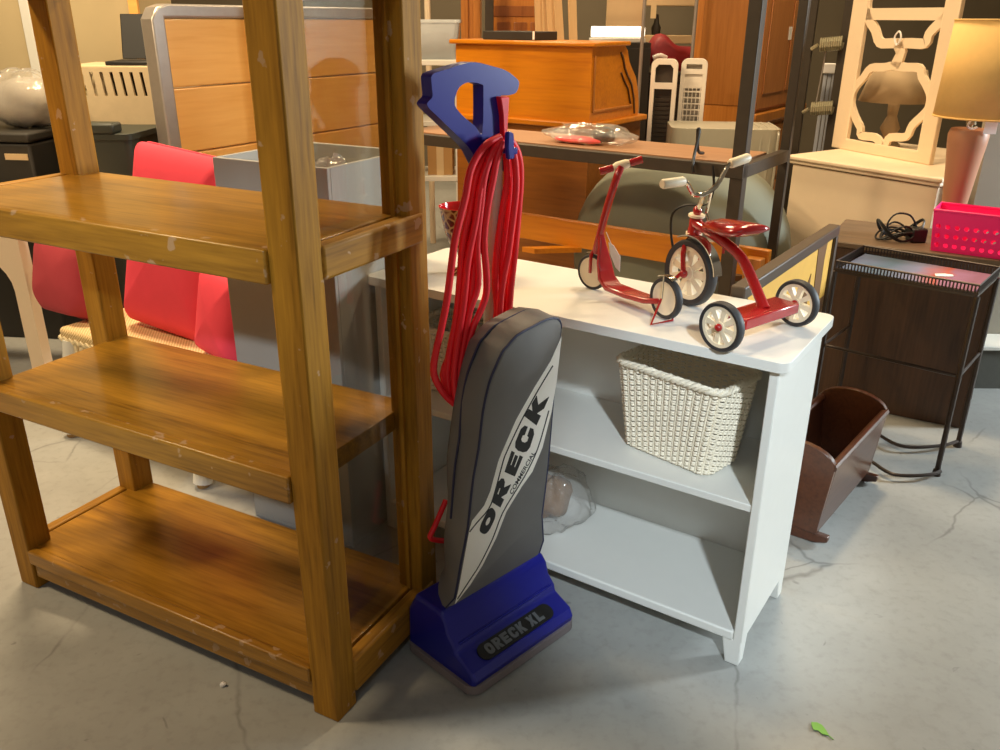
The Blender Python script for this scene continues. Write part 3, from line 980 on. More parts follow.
MB().tube([Vector(p) for p in ((0.438, 1.903, 0.928), (0.462, 1.848, 0.918), (0.486, 1.79, 0.906), (0.502, 1.75, 0.893), (0.514, 1.722, 0.872), (0.527, 1.688, 0.838), (0.539, 1.658, 0.806))], 0.0115, 12, smooth=4).build('frame', M['toy_red'], t, world=True)
hdp = [Vector((0.438, 1.910, 0.898)), Vector((0.440, 1.905, 0.955))]
hx = (hdp[1] - hdp[0]).normalized()
head = MB().lathe([(0.0, 0), (0.015, 0), (0.0165, 0.005), (0.0145, 0.02), (0.0145, 0.045), (0.0, 0.045)], hdp[0], hx, 24).build('head_tube', M['toy_red'], t, world=True)
for h in (0.002, 0.044):
    MB().lathe([(0.0, h), (0.0185, h), (0.0185, h + 0.005), (0.0, h + 0.005)], hdp[0], hx, 24).build('collar', M['toy_white'], head, world=True)
MB().ball(hdp[1], (0.010, 0.010, 0.012)).build('cap', M['toy_red'], head, world=True)
mb = MB()
for s in (-1, 1):
    hub = FC + FA * s * 0.021
    mb.tube([hub, FC + FA * s * 0.021 + Vector((-0.002, 0.012, 0.048)), Vector((0.438, 1.906, 0.888)) + FA * s * 0.018, Vector((0.438, 1.908, 0.902))], 0.006, 8, smooth=3)
fork = mb.build('fork', M['toy_red'], t, world=True)
mb = MB()
h = FC - FA * 0.021
mb.ball(h, 0.010, 12, 8)
mb.tube([h, h - FA * 0.012, h - FA * 0.012 + Vector((-0.012, -0.006, -0.010)), h - FA * 0.012 + Vector((-0.014, -0.008, -0.034))], 0.0045, 8)
mb.build('crank', M['toy_red'], fork, world=True)
MB().tube([h + Vector((-0.016, -0.012, -0.036)) - FA * 0.008, h + Vector((-0.016, -0.012, -0.036)) - FA * 0.032], 0.0075, 8, flat=0.6).build('pedal', M['toy_red'], fork, world=True)
fend = strip(arc(FC, FA, 0.084, 62, 172, 18), FA, 0.024, 0.0025)
MB().loft(fend).build('mudguard', M['chrome'], t, world=True)
bar = [Vector(p) for p in ((0.338, 1.787, 1.035), (0.385, 1.815, 1.036), (0.402, 1.826, 1.018), (0.414, 1.833, 1.004), (0.440, 1.848, 1.004), (0.466, 1.864, 1.018), (0.483, 1.874, 1.046), (0.495, 1.881, 1.062), (0.538, 1.907, 1.071))]
hb = MB().tube(bar, 0.0052, 10, smooth=4).build('handlebar', M['chrome'], t, world=True)
MB().tube([Vector((0.437, 1.846, 1.004)), Vector((0.442, 1.890, 0.975)), hdp[1]], 0.0055, 10, smooth=4).tube([Vector((0.455, 1.857, 1.008)), Vector((0.456, 1.885, 0.955)), Vector((0.462, 1.868, 0.93))], 0.0035, 8).build('stem', M['chrome'], hb, world=True)
for a, b in ((bar[0] - (bar[1] - bar[0]) * 0.1, bar[1]), (bar[7], bar[8] + (bar[8] - bar[7]) * 0.1)):
    MB().tube([a, a.lerp(b, 0.08), a.lerp(b, 0.92), b], [0.0085, 0.0105, 0.0105, 0.0085], 12).build('grip', M['toy_white'], hb, world=True)
# saddle
sf, sr = Vector((0.452, 1.858, 0.934)), Vector((0.517, 1.712, 0.946))
sd = (sr - sf).normalized()
ss = sd.cross(Vector((0, 0, 1))).normalized()
su = ss.cross(sd)
rings = []
for f, w, hgt, dz in ((0.0, 0.012, 0.010, -0.006), (0.06, 0.020, 0.014, -0.003), (0.3, 0.028, 0.020, 0.0), (0.6, 0.042, 0.022, 0.0), (0.85, 0.050, 0.017, 0.004), (0.97, 0.042, 0.012, 0.008), (1.0, 0.026, 0.007, 0.009)):
    c = sf.lerp(sr, f) + su * dz
    rings.append([c + ss * w * math.cos(a) + su * hgt * (math.sin(a) if math.sin(a) > 0 else 0.6 * math.sin(a)) for a in [2 * PI * k / 20 for k in range(20)]])
sad = MB().loft(rings).build('saddle', M['toy_red'], t, world=True, smooth=60)
MB().tube([Vector((0.482, 1.80, 0.925)), Vector((0.480, 1.80, 0.885))], 0.003, 8).build('bolt', M['toy_red'], sad, world=True)
MB().ball(Vector((0.470, 1.868, 0.905)), (0.013, 0.010, 0.012), 12, 8).build('bell', M['toy_white'], t, world=True)
MB().ball(Vector((0.430, 1.888, 0.892)), (0.011, 0.009, 0.008), 12, 8).build('lamp', M['brass'], t, world=True)

# ------------------------------------------------------------------ toy scooter
t = thing('toy_scooter', 'small red kick scooter with white disc wheels behind the vacuum on the bookcase', 'scooter', (0.295, 1.868, ZT))
SA = Vector((0.855, 0.52, 0)).normalized()
SFA = Vector((0.69, 0.724, 0)).normalized()
SF = Vector((0.222, 1.990, ZT + 0.043))
SR = Vector((0.358, 1.765, ZT + 0.049))
wheel(t, SF, SFA, 0.043, 0.013, 0, 0.16, disc=True)
wheel(t, SR, SA, 0.046, 0.016, 0, 0.20, disc=True)
path = [((0.234, 1.970, 0.888), 0.006), ((0.238, 1.962, 0.860), 0.010), ((0.243, 1.953, 0.823), 0.019), ((0.249, 1.943, 0.788), 0.023), ((0.262, 1.921, 0.772), 0.024), ((0.299, 1.862, 0.772), 0.024), ((0.330, 1.810, 0.776), 0.020), ((0.350, 1.778, 0.784), 0.009)]
rings = []
for i, (p, w) in enumerate(path):
    p = Vector(p)
    tt = (Vector(path[min(i + 1, 7)][0]) - Vector(path[max(i - 1, 0)][0])).normalized()
    nn = SA.cross(tt).normalized()
    rings.append([p - SA * w - nn * 0.006, p + SA * w - nn * 0.006, p + SA * w + nn * 0.006, p - SA * w + nn * 0.006])
MB().loft(rings).build('deck', M['toy_red'], t, world=True, bevel=0.003, smooth=50)
col = MB()
col.tube([Vector((0.226, 1.984, 0.838)), Vector((0.240, 1.960, 0.93)), Vector((0.256, 1.936, 1.012)), Vector((0.268, 1.944, 1.044))], [0.0095, 0.0085], 12, smooth=4)
steer = col.build('steering_column', M['toy_red'], t, world=True)
mb = MB()
for s in (-1, 1):
    mb.tube([SF + SFA * s * 0.011, SF + SFA * s * 0.011 + Vector((0.001, -0.002, 0.045)), Vector((0.226, 1.984, 0.842))], 0.0042, 8, smooth=3)
mb.build('fork', M['toy_red'], steer, world=True)
a, b = Vector((0.222, 1.948, 1.033)), Vector((0.316, 1.952, 1.060))
MB().tube([a, b], 0.0065, 12).tube([a, a.lerp(b, 0.3)], 0.0085, 12).tube([a.lerp(b, 0.72), b], 0.0085, 12).build('handlebar', M['toy_red'], steer, world=True)
MB().tube([a.lerp(b, 0.32), a.lerp(b, 0.4), a.lerp(b, 0.62), a.lerp(b, 0.70)], [0.008, 0.011, 0.011, 0.008], 12).build('centre_sleeve', M['toy_white'], steer, world=True)
MB().loft(strip(arc(SF, SFA, 0.048, 70, 150, 10), SFA, 0.014, 0.0015)).build('mudguard', M['chrome'], t, world=True)
MB().loft(strip(arc(SR, SA, 0.0495, 62, 118, 10), SA, 0.016, 0.0015)).tube([SR - SA * 0.011, SR - SA * 0.011 + Vector((0, 0, 0.05))], 0.002, 6).build('mudguard', M['chrome'], t, world=True)
ks = MB()
h1, h2 = SR - SA * 0.014, SR + SA * 0.014
f1, f2 = Vector((0.322, 1.724, ZT + 0.003)), Vector((0.374, 1.752, ZT + 0.003))
ks.tube([h1, f1, f2, h2], 0.003, 8)
ks.build('kickstand', M['toy_red'], t, world=True)
MB().poly_mesh([Vector(p) for p in ((0.2500, 1.945, 0.872), (0.262, 1.940, 0.866), (0.2775, 1.930, 0.842), (0.2780, 1.929, 0.806), (0.268, 1.935, 0.815), (0.2545, 1.941, 0.846))], [(0, 1, 2, 3, 4, 5)]).build('paper_tag', M['paper'], t, world=True, solid=0.001, smooth=0)
MB().tube([Vector((0.244, 1.952, 0.895)), Vector((0.256, 1.943, 0.869))], 0.001, 5).build('tag_string', M['paper'], t, world=True)


# ------------------------------------------------------------------ wicker baskets
def wicker_basket(name, label, loc, rot, wb, db, wt, dt, H, rows, stakes, group=None):
    t = thing(name, label, 'basket', loc, rot, group)

    def ring_at(z, off=0.0, n=160):
        f = z / H
        w, d = wb + (wt - wb) * f, db + (dt - db) * f
        base = rrect(w, d, 0.028, 6)
        # resample by arc length
        P_ = [Vector((x, y, 0)) for x, y in base]
        P_.append(P_[0])
        ln = [0]
        for i in range(1, len(P_)):
            ln.append(ln[-1] + (P_[i] - P_[i - 1]).length)
        out = []
        j = 0
        for k in range(n):
            s = ln[-1] * k / n
            while ln[j + 1] < s:
                j += 1
            g = (s - ln[j]) / (ln[j + 1] - ln[j])
            out.append(P_[j].lerp(P_[j + 1], g))
        return out
    nseg = stakes * 6
    mb = MB()
    pitch = (H - 0.026) / rows
    for r in range(rows):
        z = 0.006 + pitch * (r + 0.5)
        pts = ring_at(z, n=nseg)
        path = []
        for k in range(nseg):
            tn = (pts[(k + 1) % nseg] - pts[k - 1]).normalized()
            nn = Vector((tn.y, -tn.x, 0))
            path.append(pts[k] + nn * 0.0034 * math.cos(2 * PI * k / 6) + Vector((0, 0, z + 0.12 * pitch * math.cos(2 * PI * k / 12 + PI * r))))
        mb.tube(path, pitch * 0.37, 5, closed=True)
    mb.build('weave', M['wicker'], t, smooth=70)
    mb = MB()
    b0, b1 = ring_at(0.0, n=nseg), ring_at(H - 0.012, n=nseg)
    for k in range(3, nseg, 6):
        mb.tube([b0[k] + Vector((0, 0, 0.004)), b1[k] + Vector((0, 0, H - 0.012))], 0.0027, 5)
    mb.build('stakes', M['wicker'], t, smooth=70)
    mb = MB()
    rp = ring_at(H, n=96)
    for ph in (0, 2.1, 4.2):
        path = []
        for k in range(96):
            tn = (rp[(k + 1) % 96] - rp[k - 1]).normalized()
            nn = Vector((tn.y, -tn.x, 0))
            a = 2 * PI * k * 20 / 96 + ph
            path.append(rp[k] + nn * 0.006 * math.cos(a) + Vector((0, 0, H - 0.010 + 0.006 * math.sin(a))))
        mb.tube(path, 0.0048, 5, closed=True)
    mb.build('rim', M['wicker'], t, smooth=70)
    MB().prism(rrect(wb - 0.006, db - 0.006, 0.026, 5), lambda p: Vector((p[0], p[1], 0.001)), lambda p: Vector((p[0], p[1], 0.008))).build('bottom', M['wicker'], t)
    return t


pb = BM @ Vector((-0.240, 0.146, 0.413))
wicker_basket('wicker_basket', 'white wicker basket with sloping sides at the right end of the middle shelf', pb, BR - math.radians(12), 0.234, 0.128, 0.280, 0.170, 0.226, 30, 42, 'white wicker baskets in the bookcase')
pb = BM @ Vector((-0.885, 0.165, 0.413))
wicker_basket('wicker_basket', 'white wicker basket behind the red vacuum cord, left in the bookcase', pb, BR, 0.20, 0.13, 0.24, 0.16, 0.19, 25, 36, 'white wicker baskets in the bookcase')

# ------------------------------------------------------------------ plastic bag in the bookcase
t = thing('plastic_bag', 'crumpled clear plastic bag holding a brown bundle on the bottom shelf', 'bag', BM @ Vector((-0.575, 0.165, 0.09)), BR)


def crumple(c, rad, n1, n2, amp, seed, zmin):
    rnd = random.Random(seed)
    ph = [rnd.uniform(0, 6.28) for _ in range(8)]
    rings = []
    for k in range(n2 + 1):
        a = -PI / 2 + PI * (0.02 + 0.96 * k / n2)
        ring = []
        for i in range(n1):
            th = 2 * PI * i / n1
            r = 1 + amp * (math.sin(3 * th + ph[0] + 2 * a) + math.sin(7 * th + ph[1] - 3 * a) * 0.6 + math.sin(5 * a + ph[2] + 2 * th) * 0.6 + 0.5 * math.sin(13 * th + 6 * a + ph[3]))
            ring.append(Vector((c[0] + rad[0] * r * math.cos(a) * math.cos(th), c[1] + rad[1] * r * math.cos(a) * math.sin(th), max(zmin, c[2] + rad[2] * r * math.sin(a)))))
        rings.append(ring)
    return rings


MB().loft(crumple((0, 0, 0.075), (0.095, 0.10, 0.085), 40, 20, 0.07, 3, 0.001)).build('film', M['plastic_film'], t, smooth=50)
MB().loft(crumple((-0.02, 0.01, 0.07), (0.050, 0.06, 0.055), 24, 14, 0.08, 5, 0.004)).build('bundle', M['brown_paint'], t, smooth=60)

# ------------------------------------------------------------------ ruby glass bowl
pb = BM @ Vector((-0.865, 0.150, ZT))
t = thing('footed_bowl', 'red glass footed bowl with gold filigree beside the red cord', 'bowl', pb)
bw = MB().lathe([(0.0, 0.058), (0.018, 0.060), (0.036, 0.080), (0.048, 0.115), (0.056, 0.160), (0.060, 0.172)], n=36).build('bowl', M['filigree'], t, smooth=60)
MB().lathe([(0.0605, 0.172), (0.0575, 0.172), (0.054, 0.158), (0.046, 0.115), (0.034, 0.084), (0.016, 0.066), (0.0, 0.064)], n=36).build('lining', M['ruby'], bw, smooth=60)
MB().lathe([(0.0, 0.0), (0.038, 0.0), (0.036, 0.006), (0.012, 0.014), (0.008, 0.03), (0.013, 0.042), (0.016, 0.060), (0.0, 0.060)], n=28).build('foot', M['filigree'], t, smooth=50)

# ================================================================== right side
# ------------------------------------------------------------------ wrought iron table
TF = {'FL': (1.082, 2.686), 'FR': (1.406, 2.417), 'BR': (1.577, 2.614), 'BL': (1.255, 2.885)}
tc_ = (sum(p[0] for p in TF.values()) / 4, sum(p[1] for p in TF.values()) / 4)
ta = math.atan2(-0.269, 0.324)
t = thing('metal_side_table', 'thin dark metal table with a pastel picture top and little spindle rail', 'table', (tc_[0], tc_[1], 0), ta)
hw, hd = 0.2105, 0.131
MB().box((-hw, -hd, 0.596), (hw, hd, 0.606)).build('top_frame', M['iron'], t)
MB().box((-hw + 0.012, -hd + 0.012, 0.606), (hw - 0.012, hd - 0.012, 0.611)).build('picture_top', M['tile_picture'], t)
mb = MB()
for z in (0.609, 0.634):
    mb.tube([(-hw, -hd, z), (hw, -hd, z), (hw, hd, z), (-hw, hd, z)], 0.0035, 6, closed=True)
for k in range(43):
    x = -hw + 2 * hw * k / 42
    for y in (-hd, hd):
        mb.tube([(x, y, 0.606), (x, y, 0.634)], 0.0024, 5)
for k in range(1, 26):
    y = -hd + 2 * hd * k / 26
    for x in (-hw, hw):
        mb.tube([(x, y, 0.606), (x, y, 0.634)], 0.0024, 5)
mb.build('gallery_rail', M['iron'], t)
for sx in (-1, 1):
    for sy in (-1, 1):
        MB().tube([(sx * hw, sy * hd, 0.60), (sx * hw, sy * hd, 0.012)], 0.0085, 8).lathe([(0, 0), (0.014, 0), (0.012, 0.02), (0.0, 0.026)], (sx * hw, sy * hd, 0), n=12).build('leg', M['iron'], t)
    MB().tube([(sx * hw, -hd, 0.345), (sx * hw, hd, 0.345)], 0.005, 6).build('stretcher', M['iron'], t)
MB().tube([(-hw, -hd, 0.345), (hw, -hd, 0.345)], 0.0055, 6).build('stretcher', M['iron'], t)
inv = (T(tc_[0], tc_[1], 0) @ rz(ta)).inverted()
for pts in (((1.411, 2.400), (1.36, 2.376), (1.27, 2.372), (1.235, 2.40), (1.20, 2.50), (1.09, 2.680)), ((1.570, 2.612), (1.50, 2.580), (1.39, 2.566), (1.34, 2.60), (1.31, 2.70), (1.262, 2.880))):
    MB().tube([inv @ Vector((x, y, 0.022)) for x, y in pts], 0.006, 7, smooth=4).build('bowed_stretcher', M['iron'], t)
MB().prism([(-0.05, -0.02), (0.05, -0.016), (0.056, 0.012), (-0.044, 0.016)], lambda p: Vector((p[0], p[1], 0)), lambda p: Vector((p[0], p[1], 0.001)))
o = MB().prism([(-0.032, -0.013), (0.022, -0.017), (0.030, 0.004), (0.012, 0.016), (-0.022, 0.014)], lambda p: Vector((p[0], p[1], 0)), lambda p: Vector((p[0], p[1], 0.0015))).build('paper_slip', M['paper'], smooth=0)
o.location = (1.395, 2.60, 0.612)
tag(o, 'small white paper slip on the pastel table top', 'paper')

# ------------------------------------------------------------------ dark wood cabinet behind it
ca = math.atan2(-0.247, 0.43)
CBX, CBY = 1.18, 3.027
t = thing('wooden_cabinet', 'dark brown wooden cabinet box standing behind the thin metal table', 'cabinet', (CBX, CBY, 0), ca)
CWD, CDP = 0.55, 0.40
MB().box((0, 0, 0), (CWD, CDP, 0.60)).build('body', M['walnut_v'], t, bevel=0.004)
MB().box((-0.008, -0.008, 0.60), (CWD + 0.008, CDP + 0.005, 0.62)).build('top', M['walnut_h'], t, bevel=0.004)
CM = T(CBX, CBY, 0) @ rz(ca)

# pink basket
t = thing('plastic_basket', 'hot pink plastic basket with rows of round holes', 'basket', (1.622, 2.866, 0.6205), math.radians(-34))
W1, W2, D1, D2, HB = 0.25, 0.275, 0.12, 0.145, 0.140


def bface(P00, P10, P11, P01, nx, name):
    P00, P10, P11, P01 = map(Vector, (P00, P10, P11, P01))
    f = lambda p: (P00 * (1 - p[0]) + P10 * p[0]) * (1 - p[1]) + (P01 * (1 - p[0]) + P11 * p[0]) * p[1]
    asp = (P10 - P00).length / (P01 - P00).length
    holes = []
    for r in range(3):
        for k in range(nx):
            cx_, cy_ = (k + 0.6) / (nx + 0.2), 0.16 + 0.23 * r
            holes.append([(cx_ + 0.055 / asp * math.cos(2 * PI * i / 12), cy_ + 0.055 * math.sin(2 * PI * i / 12)) for i in range(12)])
    MB().prism([(0, 0), (1, 0), (1, 1), (0, 1)], f, None, holes).build(name, M['pink_plastic'], t, solid=0.003, smooth=0)


b = [(-W1 / 2, -D1 / 2, 0), (W1 / 2, -D1 / 2, 0), (W1 / 2, D1 / 2, 0), (-W1 / 2, D1 / 2, 0)]
u = [(-W2 / 2, -D2 / 2, HB), (W2 / 2, -D2 / 2, HB), (W2 / 2, D2 / 2, HB), (-W2 / 2, D2 / 2, HB)]
for i, nx in ((0, 9), (1, 4), (2, 9), (3, 4)):
    j = (i + 1) % 4
    bface(b[i], b[j], u[j], u[i], nx, 'side')
MB().poly_mesh(b, [(0, 1, 2, 3)]).build('bottom', M['pink_plastic'], t, solid=0.003, smooth=0)
MB().tube([Vector(p) for p in u], 0.005, 6, closed=True).build('rim', M['pink_plastic'], t)

# table lamp
t = thing('table_lamp', 'table lamp with gold linen drum shade and terracotta base', 'lamp', (1.632, 3.075, 0.62))
MB().lathe([(0, 0), (0.040, 0.0), (0.042, 0.012), (0.038, 0.05), (0.042, 0.13), (0.053, 0.25), (0.063, 0.33), (0.066, 0.365), (0.060, 0.385), (0.0, 0.388)], n=40).build('base', M['ceramic'], t, smooth=60)
MB().tube([(0, 0, 0.385), (0, 0, 0.50)], 0.007, 10).lathe([(0, 0.40), (0.016, 0.40), (0.016, 0.45), (0, 0.45)], n=16).build('stem', M['brass'], t)
sh = MB().lathe([(0.152, 0.425), (0.140, 0.735)], (0.030, 0, 0), n=48).build('shade', M['shade'], t, smooth=60, solid=0.002)
MB().tube([(0.030 + 0.153 * math.cos(2 * PI * k / 48), 0.153 * math.sin(2 * PI * k / 48), 0.426) for k in range(48)], 0.003, 6, closed=True).build('trim_band', M['shade'], sh)
MB().tube([(0.030 + 0.141 * math.cos(2 * PI * k / 48), 0.141 * math.sin(2 * PI * k / 48), 0.735) for k in range(48)], 0.003, 6, closed=True).build('trim_band', M['shade'], sh)
mb = MB()
for a in (0.3, 2.4, 4.5):
    mb.tube([(0, 0, 0.49), (0.030 + 0.140 * math.cos(a), 0.140 * math.sin(a), 0.70)], 0.002, 5)
mb.build('shade_carrier', M['brass'], sh)
MB().box((0.012, -0.068, 0.375), (0.056, -0.066, 0.418)).build('price_tag', M['paper'], t, smooth=0)
MB().tube([(-0.035, -0.062, 0.420), (-0.045, -0.065, 0.402), (-0.030, -0.066, 0.392), (-0.012, -0.066, 0.398)], 0.004, 6, smooth=3).build('tag_tie', M['paper'], t)

# cable heap
o = thing('power_cable', 'tangled black cable and plug heaped left of the pink basket', 'cable', (1.430, 3.03, 0.62))
rnd = random.Random(4)
mb = MB()
for k in range(7):
    r, h, ph = rnd.uniform(0.045, 0.07), rnd.uniform(0.02, 0.08), rnd.uniform(0, 6)
    mb.tube([(r * math.cos(ph + a * PI / 6) * 1.2, 0.7 * r * math.sin(ph + a * PI / 6), 0.006 + h * (0.5 + 0.5 * math.sin(a * PI / 3 + ph))) for a in range(12)], 0.0035, 6, closed=True, smooth=3)
mb.tube([(-0.03, 0.0, 0.02), (-0.045, 0.0, 0.06), (-0.02, 0.0, 0.095), (0.03, 0.0, 0.09), (0.06, 0.0, 0.05), (0.07, 0.0, 0.02)], 0.0035, 6, smooth=4)
mb.build('coil', M['black'], o)
MB().box((0.03, -0.045, 0), (0.085, 0.01, 0.05)).build('plug_adapter', M['black'], o, bevel=0.006)

# ------------------------------------------------------------------ framed canvas leaning behind the bookcase
pa = math.atan2(0.675, 0.47)
t = thing('framed_painting', 'dark framed painting in yellow and brown standing behind the white bookcase', 'painting', (0.575, 1.925, 0), pa)
PL = 0.825
PB = 0.16
mb = MB()
for lo, hi in (((0, 0, 0.737), (PL, 0.036, 0.77)), ((0, 0, 0.0), (PL, 0.036, 0.045)), ((0, 0, 0.045), (0.034, 0.036, 0.737)), ((PL - 0.026, 0, 0.045), (PL, 0.036, 0.737))):
    mb.box(lo, hi)
mb.build('frame', M['dark_frame'], t, bevel=0.004)
MB().box((0.03, 0.010, 0.04), (PL - 0.02, 0.022, 0.745)).build('canvas', M['yellow_paint'], t, smooth=0)
MB().prism([(0.60, 0.30), (0.66, 0.45), (0.655, 0.62), (0.64, 0.736), (0.735, 0.736), (0.725, 0.68), (0.732, 0.55), (0.79, 0.55), (0.79, 0.045), (0.55, 0.045)], lambda p: Vector((p[0], 0.0082, p[1])), lambda p: Vector((p[0], 0.0098, p[1]))).prism([(0.535, 0.60), (0.60, 0.665), (0.60, 0.52), (0.54, 0.45)], lambda p: Vector((p[0], 0.0082, p[1])), lambda p: Vector((p[0], 0.0098, p[1]))).build('painted_shape', M['brown_paint'], t, smooth=0)

# ------------------------------------------------------------------ doll cradle
cra = math.atan2(0.372, 0.30)
t = thing('doll_cradle', 'dark reddish wooden doll cradle on the floor right of the white bookcase', 'cradle', (0.893, 2.000, 0), cra)
CL, CW = 0.47, 0.205


def endpanel(x0, x1):
    mb = MB()
    pts = [(0.020, 0.035), (CW - 0.020, 0.035), (CW, 0.245)]
    for k in range(1, 12):
        a = PI * k / 12
        pts.append((CW / 2 + CW / 2 * math.cos(a), 0.245 + 0.052 * math.sin(a)))
    pts.append((0.0, 0.245))
    return mb.prism(pts, lambda p: Vector((x0, p[0], p[1])), lambda p: Vector((x1, p[0], p[1])))


endpanel(0.0, 0.018).build('end_panel', M['cherry'], t, bevel=0.003)
endpanel(CL - 0.018, CL).build('end_panel', M['cherry'], t, bevel=0.003)
for y0, y1 in (((0.020), (0.0)), ((CW - 0.020), (CW))):
    s = 0.014 if y0 < 0.1 else -0.014
    sp = MB().hexa([Vector(p) for p in ((0.018, y0, 0.04), (CL - 0.018, y0, 0.04), (CL - 0.018, y0 + s, 0.04), (0.018, y0 + s, 0.04))],
                   [Vector(p) for p in ((0.018, y1, 0.240), (CL - 0.018, y1, 0.240), (CL - 0.018, y1 + s, 0.240), (0.018, y1 + s, 0.240))]).build('side_panel', M['cherry'], t)
    MB().tube([Vector((0.004, y1 + s / 2, 0.246)), Vector((CL - 0.004, y1 + s / 2, 0.246))], 0.012, 10).build('rail', M['cherry'], sp)
MB().box((0.01, 0.02, 0.035), (CL - 0.01, CW - 0.02, 0.048)).build('bottom', M['cherry'], t)
for x in (0.006, CL - 0.026):
    pts = [(-0.012, 0.034), (-0.012, 0.016), (0.02, 0.004), (CW / 2, 0.0), (CW - 0.02, 0.004), (CW + 0.012, 0.016), (CW + 0.012, 0.034)]
    MB().prism(pts, lambda p: Vector((x, p[0], p[1])), lambda p: Vector((x + 0.02, p[0], p[1]))).build('rocker', M['cherry'], t, bevel=0.003)

# ------------------------------------------------------------------ cream cabinet with fretwork panel and added lamp standing in for a reflection
cca = math.atan2(-0.575, 0.391)
t = thing('cream_cabinet', 'cream painted cabinet with moulded top under the fretwork panel', 'cabinet', (1.277, 3.858, 0), cca)
CCW, CCD = 0.70, 0.80
MB().box((0.012, 0.014, 0), (CCW - 0.012, CCD, 0.76)).build('body', M['cream_paint'], t, bevel=0.003)
MB().box((-0.012, -0.012, 0.782), (CCW + 0.012, CCD + 0.01, 0.80)).box((0.0, 0.0, 0.765), (CCW, CCD, 0.782)).build('top', M['cream_paint'], t, bevel=0.006, seg=3)
MB().box((0.0, 0.002, 0), (CCW, CCD, 0.08)).build('skirting', M['cream_paint'], t, bevel=0.003)
CCM = T(1.277, 3.858, 0) @ rz(cca)

fa = math.atan2(-0.9269, 0.3754)
fp = thing('fretwork_panel', 'tall cream fretwork panel of curved bars standing on the cream cabinet', 'panel', (1.5627, 4.1251, 0.80), fa)
fr0 = lambda p: Vector((p[0], -0.008, p[1]))
fr1 = lambda p: Vector((p[0], 0.006, p[1]))
fr2 = lambda p: Vector((p[0], -0.012, p[1]))
fr3 = lambda p: Vector((p[0], 0.012, p[1]))
mb = MB()
mb.prism([(0, 0), (0.575, 0), (0.575, 1.0), (0, 1.0)], fr2, fr3, [[(0.088, 0.048), (0.088, 0.95), (0.498, 0.95), (0.498, 0.048)]])
mb.build('frame', M['cream_lattice'], fp, bevel=0.004)
MB().box((0.088, -0.008, 0.553), (0.498, 0.008, 0.600)).build('crossbar', M['cream_lattice'], fp)
qp = [(p.x, p.y) for p in spline([Vector((a[0], a[1], 0)) for a in D['quat']], 3, True)]
MB_ = ribbon(MB(), qp, 0.034, fr0, fr1, closed=True)
ribbon(MB_, [tuple(p) for p in D['neck']], 0.05, fr0, fr1)
MB_.build('fretwork', M['cream_lattice'], fp, smooth=50)
qp = [(p.x, p.y) for p in spline([Vector((a[0], a[1], 0)) for a in D['quat_top']], 3)]
qp = [(p[0], min(p[1], 0.60)) for p in qp] if False else qp
top = [(a[0], 2 * 0.60 + 0.09 - a[1]) for a in reversed(qp)]
ribbon(MB(), qp, 0.040, fr0, fr1).build('fretwork', M['cream_lattice'], fp, smooth=50)
ribbon(MB(), [(x, min(z, 0.96)) for x, z in top], 0.040, fr0, fr1).build('fretwork', M['cream_lattice'], fp, smooth=50)
MB().tube([(0.300, -0.022, 0.455), (0.285, -0.024, 0.487), (0.305, -0.024, 0.510), (0.318, -0.022, 0.487), (0.306, -0.022, 0.458)], 0.004, 6, smooth=3).build('hanging_loop', M['paper'], fp)

lp = Vector((1.826, 4.15, 0.80))
t = thing('table_lamp', 'added grey shaded lamp behind the cream fretwork, standing in for a mirror reflection', 'lamp', lp)
MB().lathe([(0, 0), (0.055, 0.0), (0.058, 0.012), (0.03, 0.03), (0.026, 0.05), (0.045, 0.085), (0.030, 0.12), (0.022, 0.14), (0.026, 0.19), (0.020, 0.21), (0.0, 0.21)], n=28).build('base', M['shade_grey'], t, smooth=60)
MB().tube([(0, 0, 0.2), (0, 0, 0.27)], 0.006, 8).build('stem', M['brass'], t)
MB().lathe([(0.160, 0.205), (0.115, 0.345)], n=40).build('shade', M['shade_grey'], t, smooth=60, solid=0.002)

# ================================================================== middle background
# ------------------------------------------------------------------ dark steel rack
ra = math.atan2(-0.57, 0.82)
RKX, RKY = 0.800, 2.86
RKM = T(RKX, RKY, 0) @ rz(ra)
t = thing('steel_rack', 'dark steel frame rack with a brown board behind the toy tricycle', 'rack', (RKX, RKY, 0), ra)
RL_, RD = 1.55, 0.47
for x, y in ((-0.045, 0.0), (-RL_, 0.0), (-RL_, 0.10)):
    MB().box((x, y, 0), (x + 0.045, y + 0.045, 1.9)).build('post', M['steel_dark'], t, bevel=0.003)
MB().box((-0.035, RD, 0), (0.0, RD + 0.03, 1.9)).build('post', M['steel_dark'], t, bevel=0.003)
MB().box((-RL_, -0.004, 0.862), (0, 0.03, 0.905)).build('beam', M['steel_dark'], t, bevel=0.002)
MB().box((-0.032, 0.03, 0.862), (0.0, RD, 0.905)).build('beam', M['steel_dark'], t, bevel=0.002)
MB().box((-RL_, 0.03, 0.862), (-RL_ + 0.03, 0.10, 0.905)).build('beam', M['steel_dark'], t, bevel=0.002)
MB().box((-RL_ + 0.05, 0.03, 0.895), (-0.04, 0.34, 0.910)).build('board', M['shelfboard'], t, bevel=0.002)

# bag with red things on the board
t = thing('plastic_bag', 'flat clear plastic bag with red and dark things on the brown board', 'bag', RKM @ Vector((-0.66, 0.16, 0.910)), ra)
MB().loft(crumple((0, 0, 0.032), (0.18, 0.12, 0.036), 36, 14, 0.09, 9, 0.0015)).build('film', M['plastic_film'], t, smooth=50)
MB().loft(crumple((-0.04, -0.04, 0.012), (0.10, 0.04, 0.014), 24, 8, 0.05, 11, 0.003)).build('red_packet', M['cord_red'], t, smooth=50)
MB().loft(crumple((0.05, 0.0, 0.035), (0.045, 0.035, 0.028), 24, 10, 0.08, 12, 0.006)).build('dark_packet', M['charcoal'], t, smooth=50)

